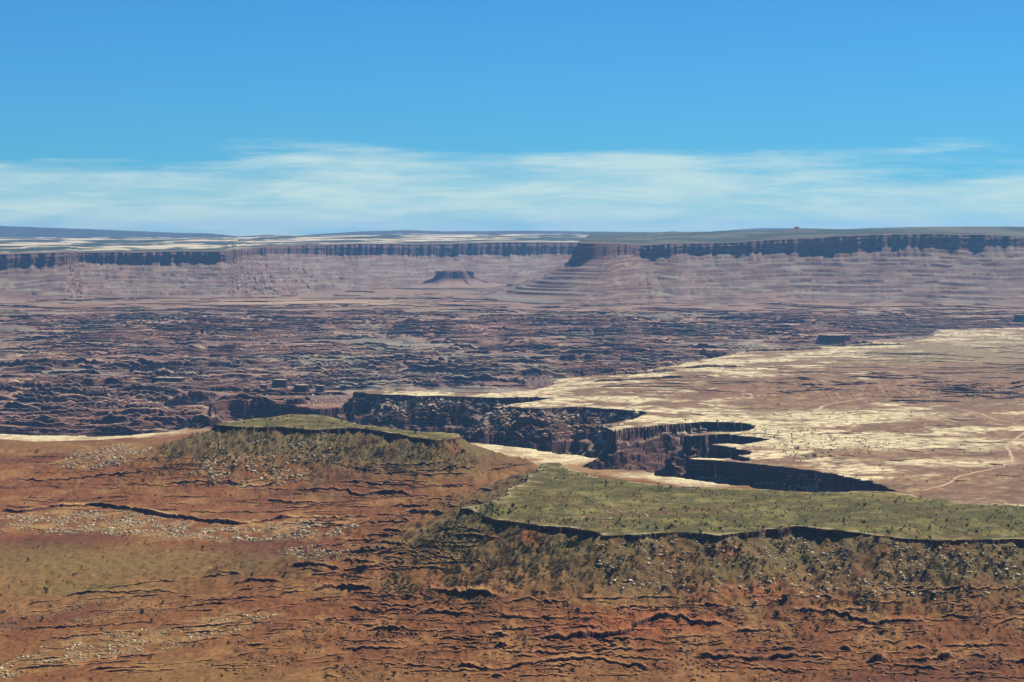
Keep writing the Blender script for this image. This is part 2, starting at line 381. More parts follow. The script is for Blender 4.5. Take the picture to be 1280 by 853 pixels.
# pale rock along the near rim
pale = ss(95, 25, rimd + 45 * nB + 30 * nA - 70 * ell(690, 570, 120, 30, .5) - 90 * ell(0, 551, 110, 8, .6)) * np.where(inN, 1, 0) * ss(6200, 5900, Yg) * ss(10, 60, md)
WHITE = C(.57, .465, .255)
pale = pale * np.clip(ell(60, 548, 230, 11, .5) + ell(668, 566, 105, 14, .4) + ell(840, 600, 85, 10, .4) + .12, 0, 1)
A = blend(A, WHITE * .92, pale * (.55 + .45 * ss(-.5, .3, nD + nB)))
# plateau
Wc = np.empty_like(A); Wc[:] = WHITE
soil = ss(-0.34, 0.30, 1.25 * fbm(Xg / 230, Yg / 240, 7, 331, .68) + 0.55 * ss(60, 420, rimd) - 0.17)
soil = np.clip(soil + ell(1130, 487, 290, 13, .45, .5 * nB) + ell(1000, 508, 95, 7, .6, .4 * nB) + ell(1215, 567, 150, 20, .45, .3 * nB) + ell(1260, 612, 160, 12, .5, .3 * nB) + ell(1150, 605, 60, 4, .6, .3 * nB) + 0.7 * ell(1000, 480, 150, 6, .6, .4 * nB) + .6 * ell(1230, 525, 90, 8, .6, .4 * nB) + .9 * ell(1270, 470, 170, 38, .5, .35 * nB) + .9 * ell(1270, 592, 130, 34, .45, .3 * nB), 0, 1)
soil = soil * (1 - .9 * np.clip(ell(1120, 555, 200, 7, .6, .5 * nB) + ell(1060, 520, 120, 6, .6, .5 * nB) + ell(1190, 578, 70, 5, .5, .3 * nB) + ell(960, 545, 60, 12, .5, .3 * nB) + ell(1080, 588, 50, 4, .5, .3 * nB), 0, 1))
S = np.empty_like(A); S[:] = C(.135, .068, .029)
S = blend(S, C(.185, .105, .046), ss(-.2, .6, nA))
S = blend(S, C(.095, .047, .023), ss(0, .7, -nB))
S = blend(S, C(.19, .165, .085), np.clip(ell(1210, 432, 130, 18, .6, .3 * nA) + .7 * ell(1130, 445, 160, 9, .6, .3 * nA), 0, 1) * .8)
S = blend(S, C(.17, .075, .042), ss(.25, .6, ridge) * .8)
Wc = blend(Wc, S * C(1.05, .92, .78), soil * 0.94)
Wc = blend(Wc, C(.30, .215, .115), ss(0.0, .7, nD + .5 * nB) * .6)
A = np.where(inW[..., None], Wc, A)
# canyon country
K = np.empty_like(A); K[:] = C(.145, .080, .058)
K = blend(K, C(.235, .125, .078), ss(-.1, .6, nB + .4 * nA))
K = blend(K, C(.105, .052, .042), ss(0, .6, -nA))
K = blend(K, C(.16, .125, .105), ss(-.1, .5, fbm(Xg / 700, Yg / 500, 4, 353)) * .6)
K = blend(K, C(.33, .235, .155), ss(.15, .7, fbm(Xg / 240, Yg / 120, 4, 355)) * .75)
K = blend(K, C(.34, .22, .17), ss(.35, .85, fbm(Xg / 500, Yg / 160, 4, 351)) * ss(8500, 11000, Yg) * .8)
K = blend(K, C(.20, .19, .13), np.clip(ell(400, 452, 90, 9, .6, .5 * nA) + ell(265, 467, 35, 5, .6, .4 * nA) + .7 * ell(500, 447, 60, 6, .6, .5 * nA), 0, 1) * .75)
K = blend(K, C(.19, .19, .145), ss(.1, .5, fbm(Xg / 650, Yg / 420, 4, 357)) * ss(7600, 8600, Yg) * .65)
K = blend(K, C(.19, .128, .088), ss(11000, 13400, Yg + 700 * nA) * .75)
K = blend(K, C(.33, .24, .15), np.clip(ell(390, 379, 150, 3.5, .7, .3 * nB), 0, 1) * .8)
K = blend(K, C(.62, .52, .36), ss(26, 6, np.where(land, 99, rimd)) * .6)
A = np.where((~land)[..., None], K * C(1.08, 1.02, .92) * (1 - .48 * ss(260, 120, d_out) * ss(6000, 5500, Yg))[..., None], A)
A = A * (1 + .30 * np.where(inN, fbm(Xg / 4.5, Yg / 11, 2, 371), .6 * fbm(Xg / 13, Yg / 55, 2, 373)))[..., None]
A = np.clip(A, 0.01, 0.9)

# ------------------------------------------------------------------ materials
def rock_material(name, cliff_a, cliff_b, strata=0.045, grain=0.22, bump=0.7, scale=1.0):
    mt = bpy.data.materials.new(name); mt.use_nodes = True
    n, l = mt.node_tree.nodes, mt.node_tree.links
    p = n['Principled BSDF']; p.inputs['Roughness'].default_value = 0.95; p.inputs['Specular IOR Level'].default_value = 0.1
    at_ = N(n, 'ShaderNodeAttribute', attribute_name='ground_colour')
    geo = N(n, 'ShaderNodeNewGeometry')
    def noise(s, d=5, r=.6, vec=None):
        t = N(n, 'ShaderNodeTexNoise'); t.inputs['Scale'].default_value = s; t.inputs['Detail'].default_value = d; t.inputs['Roughness'].default_value = r
        l.new(vec or geo.outputs['Position'], t.inputs[0]); return t.outputs[0]
    sp = N(n, 'ShaderNodeSeparateXYZ'); l.new(geo.outputs['Position'], sp.inputs[0])
    sn = N(n, 'ShaderNodeSeparateXYZ'); l.new(geo.outputs['True Normal'], sn.inputs[0])
    g1 = noise(0.3 * scale, 5, .8); g2 = noise(0.035 * scale, 5, .65)
    v = math_node(n, l, 'MULTIPLY_ADD', g1, grain * 6, 1 - grain * 3)
    v2 = math_node(n, l, 'MULTIPLY_ADD', g2, grain * 2.4, 1 - grain * 1.2)
    vv = math_node(n, l, 'MULTIPLY', v, v2)
    cv = N(n, 'ShaderNodeCombineXYZ')
    for i in range(3): l.new(vv, cv.inputs[i])
    base = mix_node(n, l, 1.0, at_.outputs['Color'], cv.outputs[0], 'MULTIPLY')
    # bedding bands on steep faces
    mpn = N(n, 'ShaderNodeMapping'); mpn.inputs['Scale'].default_value = (0.004 * scale, 0.004 * scale, strata * 4)
    l.new(geo.outputs['Position'], mpn.inputs[0])
    band = noise(1.0, 4, .7, mpn.outputs[0])
    bf = smooth_node(n, l, band, .35, .65)
    cl = mix_node(n, l, bf, cliff_a, cliff_b)
    cl2 = mix_node(n, l, 1.0, cl, cv.outputs[0], 'MULTIPLY')
    steep = smooth_node(n, l, sn.outputs[2], .78, .55)
    c = mix_node(n, l, steep, base, cl2)
    l.new(c, p.inputs['Base Color'])
    b = N(n, 'ShaderNodeBump'); b.inputs['Strength'].default_value = bump; b.inputs['Distance'].default_value = .9 / scale
    l.new(g1, b.inputs['Height']); l.new(b.outputs[0], p.inputs['Normal'])
    return mt
M_soil = rock_material('red_soil_and_ledges', (.075, .034, .022), (.14, .062, .036))
M_bench = rock_material('grass_and_caprock', (.07, .046, .03), (.12, .08, .052), grain=.26)
M_pale = rock_material('pale_caprock', (.09, .05, .036), (.20, .14, .095), grain=.16, bump=.5)
def add_joints(mt, size, depth):
    n, l = mt.node_tree.nodes, mt.node_tree.links; p = n['Principled BSDF']; src = p.inputs['Base Color'].links[0].from_socket
    g_ = N(n, 'ShaderNodeNewGeometry'); w = N(n, 'ShaderNodeTexNoise'); w.inputs['Scale'].default_value = .012; w.inputs['Detail'].default_value = 4
    l.new(g_.outputs['Position'], w.inputs[0])
    wv = N(n, 'ShaderNodeVectorMath', operation='MULTIPLY_ADD'); l.new(w.outputs['Color'], wv.inputs[0]); wv.inputs[1].default_value = (70, 70, 0); l.new(g_.outputs['Position'], wv.inputs[2])
    vo = N(n, 'ShaderNodeTexVoronoi', feature='DISTANCE_TO_EDGE'); vo.inputs['Scale'].default_value = 1 / size; l.new(wv.outputs[0], vo.inputs['Vector'])
    f = smooth_node(n, l, vo.outputs['Distance'], .10, .02)
    f2 = math_node(n, l, 'MULTIPLY', f, depth)
    l.new(mix_node(n, l, f2, src, (.13, .075, .04)), p.inputs['Base Color'])
add_joints(M_pale, 55.0, .75)
M_canyon = rock_material('canyon_beds', (.055, .028, .024), (.13, .062, .045), scale=.4, bump=.6)
M_far = rock_material('far_cliff_beds', (.07, .04, .032), (.17, .09, .065), scale=.25, bump=.5, grain=.2)

def mesh_obj(name, V, quads, mat, cols=None, tris=None, parent=None, **props):
    me = bpy.data.meshes.new(name)
    nv = len(V)
    me.vertices.add(nv); me.vertices.foreach_set('co', np.ascontiguousarray(V, np.float32).ravel())
    nq = 0 if quads is None else len(quads); nt = 0 if tris is None else len(tris)
    li = []
    if nq: li.append(np.asarray(quads, np.int32).ravel())
    if nt: li.append(np.asarray(tris, np.int32).ravel())
    li = np.concatenate(li)
    me.loops.add(len(li)); me.loops.foreach_set('vertex_index', li)
    me.polygons.add(nq + nt)
    st = np.concatenate([np.arange(nq) * 4, nq * 4 + np.arange(nt) * 3]).astype(np.int32)
    me.polygons.foreach_set('loop_start', st)
    me.update(calc_edges=True); me.validate()
    if cols is not None:
        a = me.attributes.new('ground_colour', 'FLOAT_COLOR', 'POINT')
        c4 = np.ones((nv, 4), np.float32); c4[:, :3] = cols
        a.data.foreach_set('color', c4.ravel())
    if mat: me.materials.append(mat)
    o = bpy.data.objects.new(name, me); col.objects.link(o)
    if parent: o.parent = parent
    for kk, vv in props.items(): o[kk] = vv
    return o
def grid_quads(nr, nc):
    i = np.arange((nr - 1) * nc).reshape(nr - 1, nc)[:, :-1].ravel()
    return np.stack([i, i + 1, i + nc + 1, i + nc], 1)

V = np.stack([Ug * Ys, Ys, Zg], -1).reshape(-1, 3)
Q = grid_quads(NR, NC)
zone = np.where(inN, np.where(sdR < 0, 1, np.where(sdL < 0, 2, 0)), np.where(inW, 3, 4)).ravel()
qz = zone[Q[:, 0]]
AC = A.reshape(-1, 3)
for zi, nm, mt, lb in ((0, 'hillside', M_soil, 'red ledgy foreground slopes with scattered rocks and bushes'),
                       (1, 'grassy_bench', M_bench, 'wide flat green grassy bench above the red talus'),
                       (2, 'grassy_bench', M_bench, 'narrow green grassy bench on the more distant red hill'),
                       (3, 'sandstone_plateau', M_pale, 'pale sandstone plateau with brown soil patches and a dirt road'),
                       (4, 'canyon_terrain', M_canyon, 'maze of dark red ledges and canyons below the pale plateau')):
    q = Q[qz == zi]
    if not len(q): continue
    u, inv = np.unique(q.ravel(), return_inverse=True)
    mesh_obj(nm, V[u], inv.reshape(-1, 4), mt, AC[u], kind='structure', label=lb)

# sampling the finished ground
def ground(X, Y):
    X = np.asarray(X, float); Y = np.asarray(Y, float)
    c = np.clip(np.interp(X / Y, U, np.arange(NC)), 0, NC - 1.001)
    r = np.clip(row_of(X / Y, Y), 0, NR - 1.001)
    i = r.astype(int); j = c.astype(int); fr = r - i; fc = c - j
    return (Zg[i, j] * (1 - fr) + Zg[i + 1, j] * fr) * (1 - fc) + (Zg[i, j + 1] * (1 - fr) + Zg[i + 1, j + 1] * fr) * fc
def hit(px, py):
    """first ground point seen at a pixel"""
    px = np.asarray(px, float); py = np.asarray(py, float)
    j = np.clip(np.round(np.interp((px - 640) / F, U, np.arange(NC))).astype(int), 0, NC - 1)
    i = np.argmax(PYg[:, j] <= py[None, :], axis=0)
    i = np.maximum(i, 1)
    p0 = PYg[i - 1, j]; p1 = PYg[i, j]
    t = np.clip((p0 - py) / np.maximum(p0 - p1, 1e-3), 0, 1)
    Y = Yg[i - 1, j] + (Yg[i, j] - Yg[i - 1, j]) * t
    return (px - 640) / F * Y, Y

# ------------------------------------------------------------------ rock ledges: flat-lying beds that crop out of the slope, each a slab of its own
hill = bpy.data.objects['hillside']; allow = inN & (md > 4)
def ground_col(X, Y):
    j = np.clip(np.round(np.interp(X / Y, U, np.arange(NC))).astype(int), 0, NC - 1)
    i = np.ceil(row_of(X / Y, Y)).astype(int); return A[np.clip(i, 0, NR - 1), j]
def blocky(x, size, seed):
    """jointed rock: piecewise constant noise"""
    return perlin(np.floor(x / size + 2.2 * perlin(x / size / 3, x * 0, seed)) * .73, x * 0 + .37, seed + 1)
def ledge_mesh(li, h, pts, wob=4.5, back=8.0, step=.75, joint=1.0):
    xs = np.array([p[0] for p in pts], float); ys_ = np.array([p[1] for p in pts], float)
    px = np.linspace(xs[0], xs[-1], max(12, int((xs[-1] - xs[0]) / step)))
    _, D = hit(px, np.interp(px, xs, ys_))
    jj = np.clip(np.round(np.interp((px - 640) / F, U, np.arange(NC))).astype(int), 0, NC - 1); ii = np.ceil(row_of((px - 640) / F, D)).astype(int).clip(0, NR - 1)
    D = np.where(allow[ii, jj], D, D * (1 + .2 * (np.arange(len(D)) % 2)))                  # never across a zone it does not belong to
    br = np.where(np.abs(np.diff(D)) > .012 * D[:-1] + 6 * h)[0] + 1            # keep the longest run that stays on one slope
    cuts = np.concatenate([[0], br, [len(px)]]); k_ = int(np.argmax(np.diff(cuts)))
    px, D = px[cuts[k_]:cuts[k_ + 1]], D[cuts[k_]:cuts[k_ + 1]]
    n = len(px)
    if n < 10: return None
    w = max(3, n // 6) | 1; ker = np.hanning(w + 2)[1:-1]; ker /= ker.sum()
    D = np.convolve(np.pad(D, (w, w), 'edge'), ker, 'same')[w:-w]
    x = (px - 640) / F * D; Lm = x[-1] - x[0]
    D = D + wob * fbm(x / (60 * joint), x * 0 + li * 3.3, 4, 200 + li % 97) + joint * (4.5 * blocky(x, 7 * joint, 210 + li % 53) + 2 * blocky(x, 3 * joint, 215 + li % 41))
    t = np.linspace(0, 1, n); e_ = min(.45, 14 * joint / Lm)
    env = ss(0, e_, t) * ss(1, 1 - e_, t) * np.clip(.80 + .55 * fbm(x / (50 * joint), x * 0 + li, 3, 260) + .28 * blocky(x, 9 * joint, 262), -.1, 1.25)
    H = h * env
    x = (px - 640) / F * D
    VV, CC = [], []
    g0 = ground(x, D); gc = ground_col(x, D)
    Lb = 3 + back * h
    red = np.clip(gc * 1.12 + np.array([.03, .016, .006]), 0, .6); lit_lip = np.clip(gc * 1.28 + np.array([.045, .028, .012]), 0, .7)  # top edge coloured paler than the face, a sunlit lip painted in
    for s_, kz in ((-.5, None), (-.15, .55), (0.0, .96), (.10, 1.0), (.32, .86), (.62, .5), (1.0, 0)):
        Ya = D + (s_ * Lb if s_ > 0 else s_ * .8 * h)
        Xa = x * Ya / D
        if kz is None: z = g0 - 1.5 - .2 * h
        else:
            gb = ground(Xa, Ya) if s_ > 0 else g0
            z = np.maximum(lerp(gb, g0 + H, kz), gb - .4) if s_ > 0 else g0 + H * kz
            if s_ == 1.0: z = gb - 1.2
            z = z - .5 * joint * (env < .12)
        if s_ > 0: z = z + .25 * joint * blocky(x, 5 * joint, 270) * (s_ < .9)
        VV.append(np.stack([Xa, Ya, z], 1)); CC.append(red if s_ < 0 else (lit_lip if s_ < .2 else lerp(red, gc, min(1, s_))))
    return np.concatenate(VV), grid_quads(7, n), np.concatenate(CC), h * Lm / D.mean() ** 2
def build_ledges(specs, parent, mat, keep, **kw):
    """the ledges that show largest are parts of the slope, the rest one joined part"""
    ms = [m_ for m_ in (ledge_mesh(li, h, p, **kw) for li, (h, p) in enumerate(specs)) if m_]
    ms.sort(key=lambda m_: -m_[3])
    for v, q, c, _ in ms[:keep]: mesh_obj('rock_ledge', v, q, mat, c, parent=parent)
    if ms[keep:]:
        VV, QQ, CC, k_ = [], [], [], 0
        for v, q, c, _ in ms[keep:]: VV.append(v); QQ.append(q + k_); CC.append(c); k_ += len(v)
        mesh_obj('thin_rock_ledges', np.concatenate(VV), np.concatenate(QQ), mat, np.concatenate(CC), parent=parent, kind='stuff')
build_ledges([(h * .62, p) for h, p in LEDGES], hill, M_soil, 300)
# the bedded canyon country
allow = ~land
LEDGES = []
MAZE = [(-20, 396), (1300, 398), (1300, 404), (1176, 410), (1060, 425), (930, 434), (850, 450), (690, 474), (660, 484), (440, 486), (300, 486), (262, 505), (235, 535), (150, 543), (-20, 541)]
thin_beds(430, MAZE, (4.0, 9.5), (50, 240))
thin_beds(130, [(-20, 374), (480, 372), (700, 380), (1300, 382), (1300, 398), (-20, 396)], (2.5, 6.5), (40, 200))
thin_beds(130, [(-20, 394), (1300, 396), (1300, 404), (1000, 425), (700, 425), (-20, 425)], (5, 11), (40, 200))
thin_beds(90, [(-20, 455), (300, 450), (300, 486), (235, 530), (150, 540), (-20, 538)], (10, 22), (35, 150))
thin_beds(60, [(330, 440), (900, 430), (820, 455), (680, 475), (450, 484), (330, 480)], (9, 19), (35, 140))
for h, p in ((16, [(5, 478), (40, 482), (75, 481)]), (22, [(28, 470), (60, 478), (110, 480), (160, 478)]), (14, [(590, 455), (640, 452), (700, 455)]), (16, [(700, 452), (760, 448), (830, 452)]), (18, [(540, 478), (600, 474), (660, 478)]), (14, [(150, 480), (185, 484), (230, 482)]),
             (14, [(20, 508), (80, 512), (150, 510), (220, 512)]), (16, [(0, 525), (60, 530), (130, 528), (200, 527)]), (12, [(10, 496), (90, 500), (160, 497)]), (10, [(940, 405), (1040, 402), (1100, 405), (1230, 403)]), (11, [(1060, 412), (1140, 416), (1200, 413)]), (12, [(620, 440), (700, 436), (790, 438)]), (12, [(240, 462), (270, 458), (310, 462)])):
    LEDGES.append((h, p))
build_ledges(LEDGES, bpy.data.objects['canyon_terrain'], M_canyon, 300, wob=16.0, back=6.0, step=1.5, joint=2.2)
LEDGES = [(9, [(694, 473), (730, 470), (790, 468), (850, 464)]), (8, [(850, 461), (890, 459), (925, 458)]), (10, [(928, 440), (960, 439), (995, 438), (1030, 436)]), (7, [(1000, 432), (1060, 433), (1130, 431)]), (7, [(740, 478), (800, 475), (860, 472)])]
allow = inW
thin_beds(46, [(900, 478), (1010, 470), (1300, 474), (1300, 500), (1100, 502), (960, 494)], (2.5, 6), (25, 110))
thin_beds(40, [(700, 484), (860, 462), (1180, 425), (1290, 425), (1290, 466), (1000, 470), (800, 500)], (1.5, 3.5), (40, 160))
thin_beds(26, [(800, 505), (1000, 515), (1290, 520), (1290, 610), (1140, 600), (980, 570)], (1.2, 2.6), (25, 90))
build_ledges(LEDGES, bpy.data.objects['sandstone_plateau'], M_pale, 150, wob=10.0, back=6.0, step=1.2, joint=1.8)
allow = ~land
LEDGES = []
thin_beds(70, [(440, 500), (690, 501), (620, 512), (800, 520), (740, 536), (700, 550), (590, 550), (440, 530)], (3, 9), (25, 110))
thin_beds(60, [(750, 545), (850, 535), (900, 550), (880, 570), (960, 590), (1090, 608), (980, 612), (800, 590), (745, 575)], (3, 9), (15, 80))
for h, p in ((24, [(585, 540), (640, 535), (680, 534), (712, 533)]), (14, [(590, 548), (650, 545), (700, 547)]), (12, [(480, 520), (530, 524), (590, 522)]), (16, [(760, 566), (800, 560), (850, 556)]), (18, [(740, 580), (780, 576), (820, 578)])): LEDGES.append((h, p))
build_ledges(LEDGES, bpy.data.objects['canyon_terrain'], M_canyon, 60, wob=14.0, back=3.0, step=1.2, joint=2.0)

# ------------------------------------------------------------------ far mesas: swept from back of the top, over the rim, down to the foot
def resample(cols_, n):
    P = np.array(cols_, float)
    s = np.concatenate([[0], np.cumsum(np.hypot(np.diff(P[:, 0]), np.diff(P[:, 1]) * .35))]); s /= s[-1]
    return s
def sweep_mesa(name, rim, base_y, foot, back, n, seed, label, rows=(34, 16, 120)):
    """rim/foot/back: lists of (px, py, distance); base_y: py of the cliff base per rim point"""
    R = np.array([at(*p) for p in rim]); Fo = np.array([at(*p) for p in foot]); B = np.array([at(*p) for p in back])
    hc = np.array([(b - p[1]) * p[2] / F * (1.0 if 736 < p[0] < 766 else .84) for b, p in zip(base_y, rim)])
    s = np.concatenate([[0], np.cumsum(np.hypot(np.diff(R[:, 0]), np.diff(R[:, 1])))])
    S = np.linspace(0, s[-1], n)
    def it(P): 
        o = np.stack([np.interp(S, s, P[:, i]) for i in range(3)], 1)
        w = max(3, n // 90); ker = np.hanning(w + 2)[1:-1]; ker /= ker.sum()
        return np.stack([np.convolve(np.pad(o[:, i], (w, w), 'edge'), ker, 'same')[w:-w] for i in range(3)], 1)
    r, fo, b = it(R), it(Fo), it(B); fo[:, 2] = np.convolve(np.pad(ground(fo[:, 0], fo[:, 1]), (40, 40), 'edge'), np.ones(41) / 41, 'same')[40:-40] - 9; h = np.interp(S, s, hc)
    dirv = fo[:, :2] - r[:, :2]; L = np.hypot(dirv[:, 0], dirv[:, 1])[:, None]; dirv = dirv / L
    # alcoves and buttresses
    s0 = S.astype(np.float32); o0 = s0 * 0
    alc = 80 * fbm(s0 / 620, o0 + seed, 3, seed) + 66 * np.abs(perlin(s0 / 150, o0 + seed, seed + 1)) + 34 * np.abs(perlin(s0 / 47, o0, seed + 2)) + 7 * perlin(s0 / 21, o0, seed + 8)
    nt, ncl, ntl = rows
    VV, CC = [], []
    def put(x, y, z, c): VV.append(np.stack([x, y, z], 1)); CC.append(np.clip(c, .01, .9))
    def colr(*c): return np.tile(np.array(c, np.float32), (n, 1))
    h2 = h * (1 + .10 * fbm(s0 / 90, o0 + 3, 4, seed + 4, .65))
    ztop = r[:, 2] + 5 * fbm(s0 / 400, o0 + 9, 2, seed + 6)
    # top of the mesa
    for i in range(nt):
        t = (i / (nt - 1)) ** 0.5 if nt > 1 else 1
        t = 1 - (1 - i / (nt - 1)) ** 2.2
        x = lerp(b[:, 0], r[:, 0] + dirv[:, 0] * alc, t); y = lerp(b[:, 1], r[:, 1] + dirv[:, 1] * alc, t)
        z = lerp(b[:, 2], ztop, t) + ss(1, .93, np.full(n, t)) * (6 * fbm(x / 500, y / 1300, 3, seed + 20) + 2)
        slick = ss(-.02, .35, fbm(x / 900, y / 1500, 4, seed + 22, .6)) * ss(1.0, .9, np.full(n, t))
        yield_ = slick * (1.0 if name_pale[0] else .12)
        c = colr(.040, .048, .028); c = c + (np.array([.52, .42, .27]) - c) * yield_[:, None]
        cedge = ss(.93, 1, np.full(n, t)) * .6
        c = c + (np.array([.20, .12, .085]) - c) * cedge[:, None]
        put(x, y, z, c)
    # cliff
    for i in range(1, ncl + 1):
        t = i / ncl
        led = 10 * ss(.18, .24, np.full(n, t)) + 26 * t + 9 * np.abs(perlin(s0 / 26, o0 + t * 1.4, seed + 31)) * ss(0, .2, np.full(n, t)) + 5 * perlin(s0 / 55, o0 + t * 6, seed + 33)
        a2 = alc + led
        x = r[:, 0] + dirv[:, 0] * a2; y = r[:, 1] + dirv[:, 1] * a2
        z = ztop - h2 * t
        c = colr(.15, .085, .06); wv = ss(.1, .6, perlin(s0 / 33, o0 + t * .8, seed + 35))[:, None]
        c = c + (np.array([.33, .21, .15]) - c) * wv * .7
        put(x, y, z, c)
    xa, ya, za = VV[-1].T
    kk_ = np.hanning(63); kk_ /= kk_.sum()
    smo = lambda v: np.convolve(np.pad(v, (62, 62), 'edge'), kk_, 'same')[62:-62]
    aS = smo(a2) + 30; xs_, ys_, zs_ = r[:, 0] + dirv[:, 0] * aS, r[:, 1] + dirv[:, 1] * aS, smo(za)
    tipw = ss(700, 250, np.hypot(xs_ - TIP[0], (ys_ - TIP[1]) * .8)) * .95
    # talus with benches
    for i in range(1, ntl + 1):
        t = i / ntl
        e_ = min(1, t * 7); x = lerp(lerp(xa, xs_, e_), fo[:, 0], t); y = lerp(lerp(ya, ys_, e_), fo[:, 1], t)
        conc = 1 - (1 - t) ** (2.2 + .4 * tipw)
        z = lerp(lerp(za, zs_, e_), fo[:, 2], conc)
        gul = (11 * np.abs(perlin(s0 / 150 + 1.2 * perlin(s0 / 400, o0 + t * 2, seed), o0 + t * 2.6, seed + 41)) + 5 * fbm(s0 / 110, o0 + t * 4, 3, seed + 43)) * math.sin(math.pi * min(1, t * 1.4 + .02)) ** .7 * (1 if t < .7 else max(0, (1 - t) / .3))
        z = z + gul
        lm = ss(-.28, .12, fbm(s0 / 260, o0 + z * .022, 4, seed + 45, .6))
        lm = np.maximum(lm, .8 * tipw * ss(-.35, .15, fbm(s0 / 240, o0 + z * .03, 3, seed + 60)))
        zb_ = z + 6 * perlin(s0 / 300, o0, seed + 47) + 20 * perlin(z / 58, o0 + 1.5, seed + 48)
        zt_ = terrace(zb_, 24 + 5 * perlin(s0 / 700, o0, seed + 49), .09, .42) - zb_ + z
        z = lerp(z, zt_, lm * .95)
        nz1 = fbm(s0 / 160, z * .03, 4, seed + 51)
        c = colr(.128, .076, .053)
        c = c + (np.array([.190, .120, .082]) - c) * ss(-.2, .6, nz1)[:, None]
        grey = ss(.15, .5, fbm(s0 / 420, z * .07, 4, seed + 53) - .1 * abs(t - .4))
        pb = ss(.05, .45, perlin(z / 9.0 + .6 * perlin(s0 / 300, o0, seed + 55), s0 / 900, seed + 56))
        c = c + (np.array([.245, .175, .125]) - c) * (pb * .55)[:, None]
        c = c + (np.array([.22, .20, .145]) - c) * (grey * .6)[:, None]
        flat = ss(.72, .95, np.full(n, t))
        c = c + (np.array([.20, .125, .082]) - c) * (flat * .6)[:, None]
        put(x, y, z, c)
    V_ = np.concatenate(VV); C_ = np.concatenate(CC)
    q = grid_quads(len(VV), n)[:, ::-1]
    return mesh_obj(name, V_, q, M_far, C_, kind='structure', label=label)

name_pale = [True]; TIP = at(760, 320, 13800)
rimL = [(-220, 312, 14800), (-60, 317, 14800), (0, 319, 14800), (45, 317, 14900), (84, 316, 15000), (100, 315.5, 15700), (118, 316, 15650), (180, 315, 15500), (240, 314.5, 15400), (284, 314, 15300), (300, 312, 16200), (330, 309, 17300), (380, 307, 18000), (430, 306, 18300), (500, 305.5, 18500), (560, 305, 18800), (620, 304, 19000), (680, 304, 19200), (735, 304, 19500), (800, 303, 20000), (900, 303, 20500)]
baseL = [335, 338, 341, 337, 335, 328, 331, 331, 330, 330, 322, 319, 319, 322, 322, 322, 322, 321, 319, 318, 318]
footL = [(-240, 388, 13300), (-70, 388, 13300), (0, 388, 13300), (45, 387, 13400), (84, 387, 13400), (110, 387, 13500), (135, 387, 13500), (185, 386, 13600), (240, 386, 13700), (284, 386, 13800), (320, 385, 13900), (360, 384, 14100), (410, 382, 14400), (450, 380, 14700), (510, 376, 15200), (565, 372, 15800), (620, 369, 16300), (670, 366, 16800), (735, 360, 17600), (800, 354, 18400), (900, 348, 19200)]
backL = [(x * 1.0, y, d) for (x, _, __), y, d in zip(rimL, [297.5] * 4 + [297] * 4 + [296] * 3 + [294.5] * 3 + [293] * 4 + [292] * 3, [30000] * 21)]
sweep_mesa('far_mesa', rimL, baseL, footL, backL, 1700, 3, 'long far mesa with pale slickrock patches on top and a dark blue cliff band')
name_pale[0] = False
rimR = [(790, 301, 18600), (766, 302, 16800), (752, 302.5, 15200), (744, 303, 14300), (739, 304, 13850), (742, 304, 13720), (752, 304, 13700), (764, 304, 13850), (776, 305, 14150), (800, 306, 14350), (830, 305, 14250), (870, 305, 14300), (920, 303, 14250), (960, 300.5, 14200), (1000, 299, 14150), (1034, 297, 14080), (1046, 296, 14050), (1080, 294.5, 14040), (1120, 294, 14000), (1170, 293, 13900), (1230, 293.5, 13800), (1280, 296, 13800), (1340, 297, 13700), (1520, 298, 13600)]
baseR = [320, 322, 324, 325, 325, 324, 322, 318, 319, 322, 322, 320, 319, 318, 319, 319, 318, 313, 312, 311, 311, 308, 309, 310]
footR = [(650, 356, 18200), (600, 360, 17000), (560, 368, 15800), (545, 378, 14900), (540, 388, 14200), (570, 392, 13500), (630, 392, 12900), (700, 394, 12500), (780, 394, 12450), (825, 394, 12450), (850, 393, 12450), (880, 393, 12500), (925, 393, 12550), (965, 393, 12600), (1005, 393, 12600), (1038, 393, 12600), (1052, 393, 12600), (1085, 393, 12600), (1125, 392, 12600), (1175, 392, 12600), (1235, 391, 12550), (1290, 391, 12550), (1350, 391, 12550), (1540, 391, 12550)]
backR = [(x, y, d) for (x, _, __), y, d in zip(rimR, [291.5] * 9 + [291, 290.5, 290, 289, 288, 287.3, 287, 286.8, 286, 285, 284.5, 283.8, 284, 284, 284.5], [25000] * 9 + [22000, 21000, 20000] + [19000] * 12)]
sweep_mesa('far_mesa', rimR, baseR, footR, backR, 1500, 57, 'far mesa with a square-ended dark cliff promontory and wooded top')

# far country behind the mesas, out to the horizon
def ridge_strip(name, pts, D, depth, seed, albedo, label):
    n = 420
    xs = np.array([p[0] for p in pts], float); yy = np.array([p[1] for p in pts], float)
    px = np.linspace(xs[0], xs[-1], n); py = np.interp(px, xs, yy)
    VV = []
    for (dy, fz) in ((-1, 0), (-.55, .55), (-.35, .62), (-.12, .93), (0, 1), (.3, .9), (1, 0)):
        Y = D + dy * depth; X = (px - 640) / F * D
        zt_ = CAMZ - (py - HOR) * D / F
        nz = fbm(px / 22, px * 0 + dy * 3, 4, seed) * 16
        z = lerp(-200.0, zt_, fz) + nz * (.15 + .85 * (fz < 1)) * (fz > 0)
        VV.append(np.stack([X, Y + 0 * X + 300 * perlin(px / 30, px * 0, seed) * (fz > 0), z], 1))
    Vv = np.concatenate(VV)
    cols = np.tile(np.array(albedo, np.float32), (len(Vv), 1))
    return mesh_obj(name, Vv, grid_quads(7, n), M_far, cols, kind='structure', label=label)
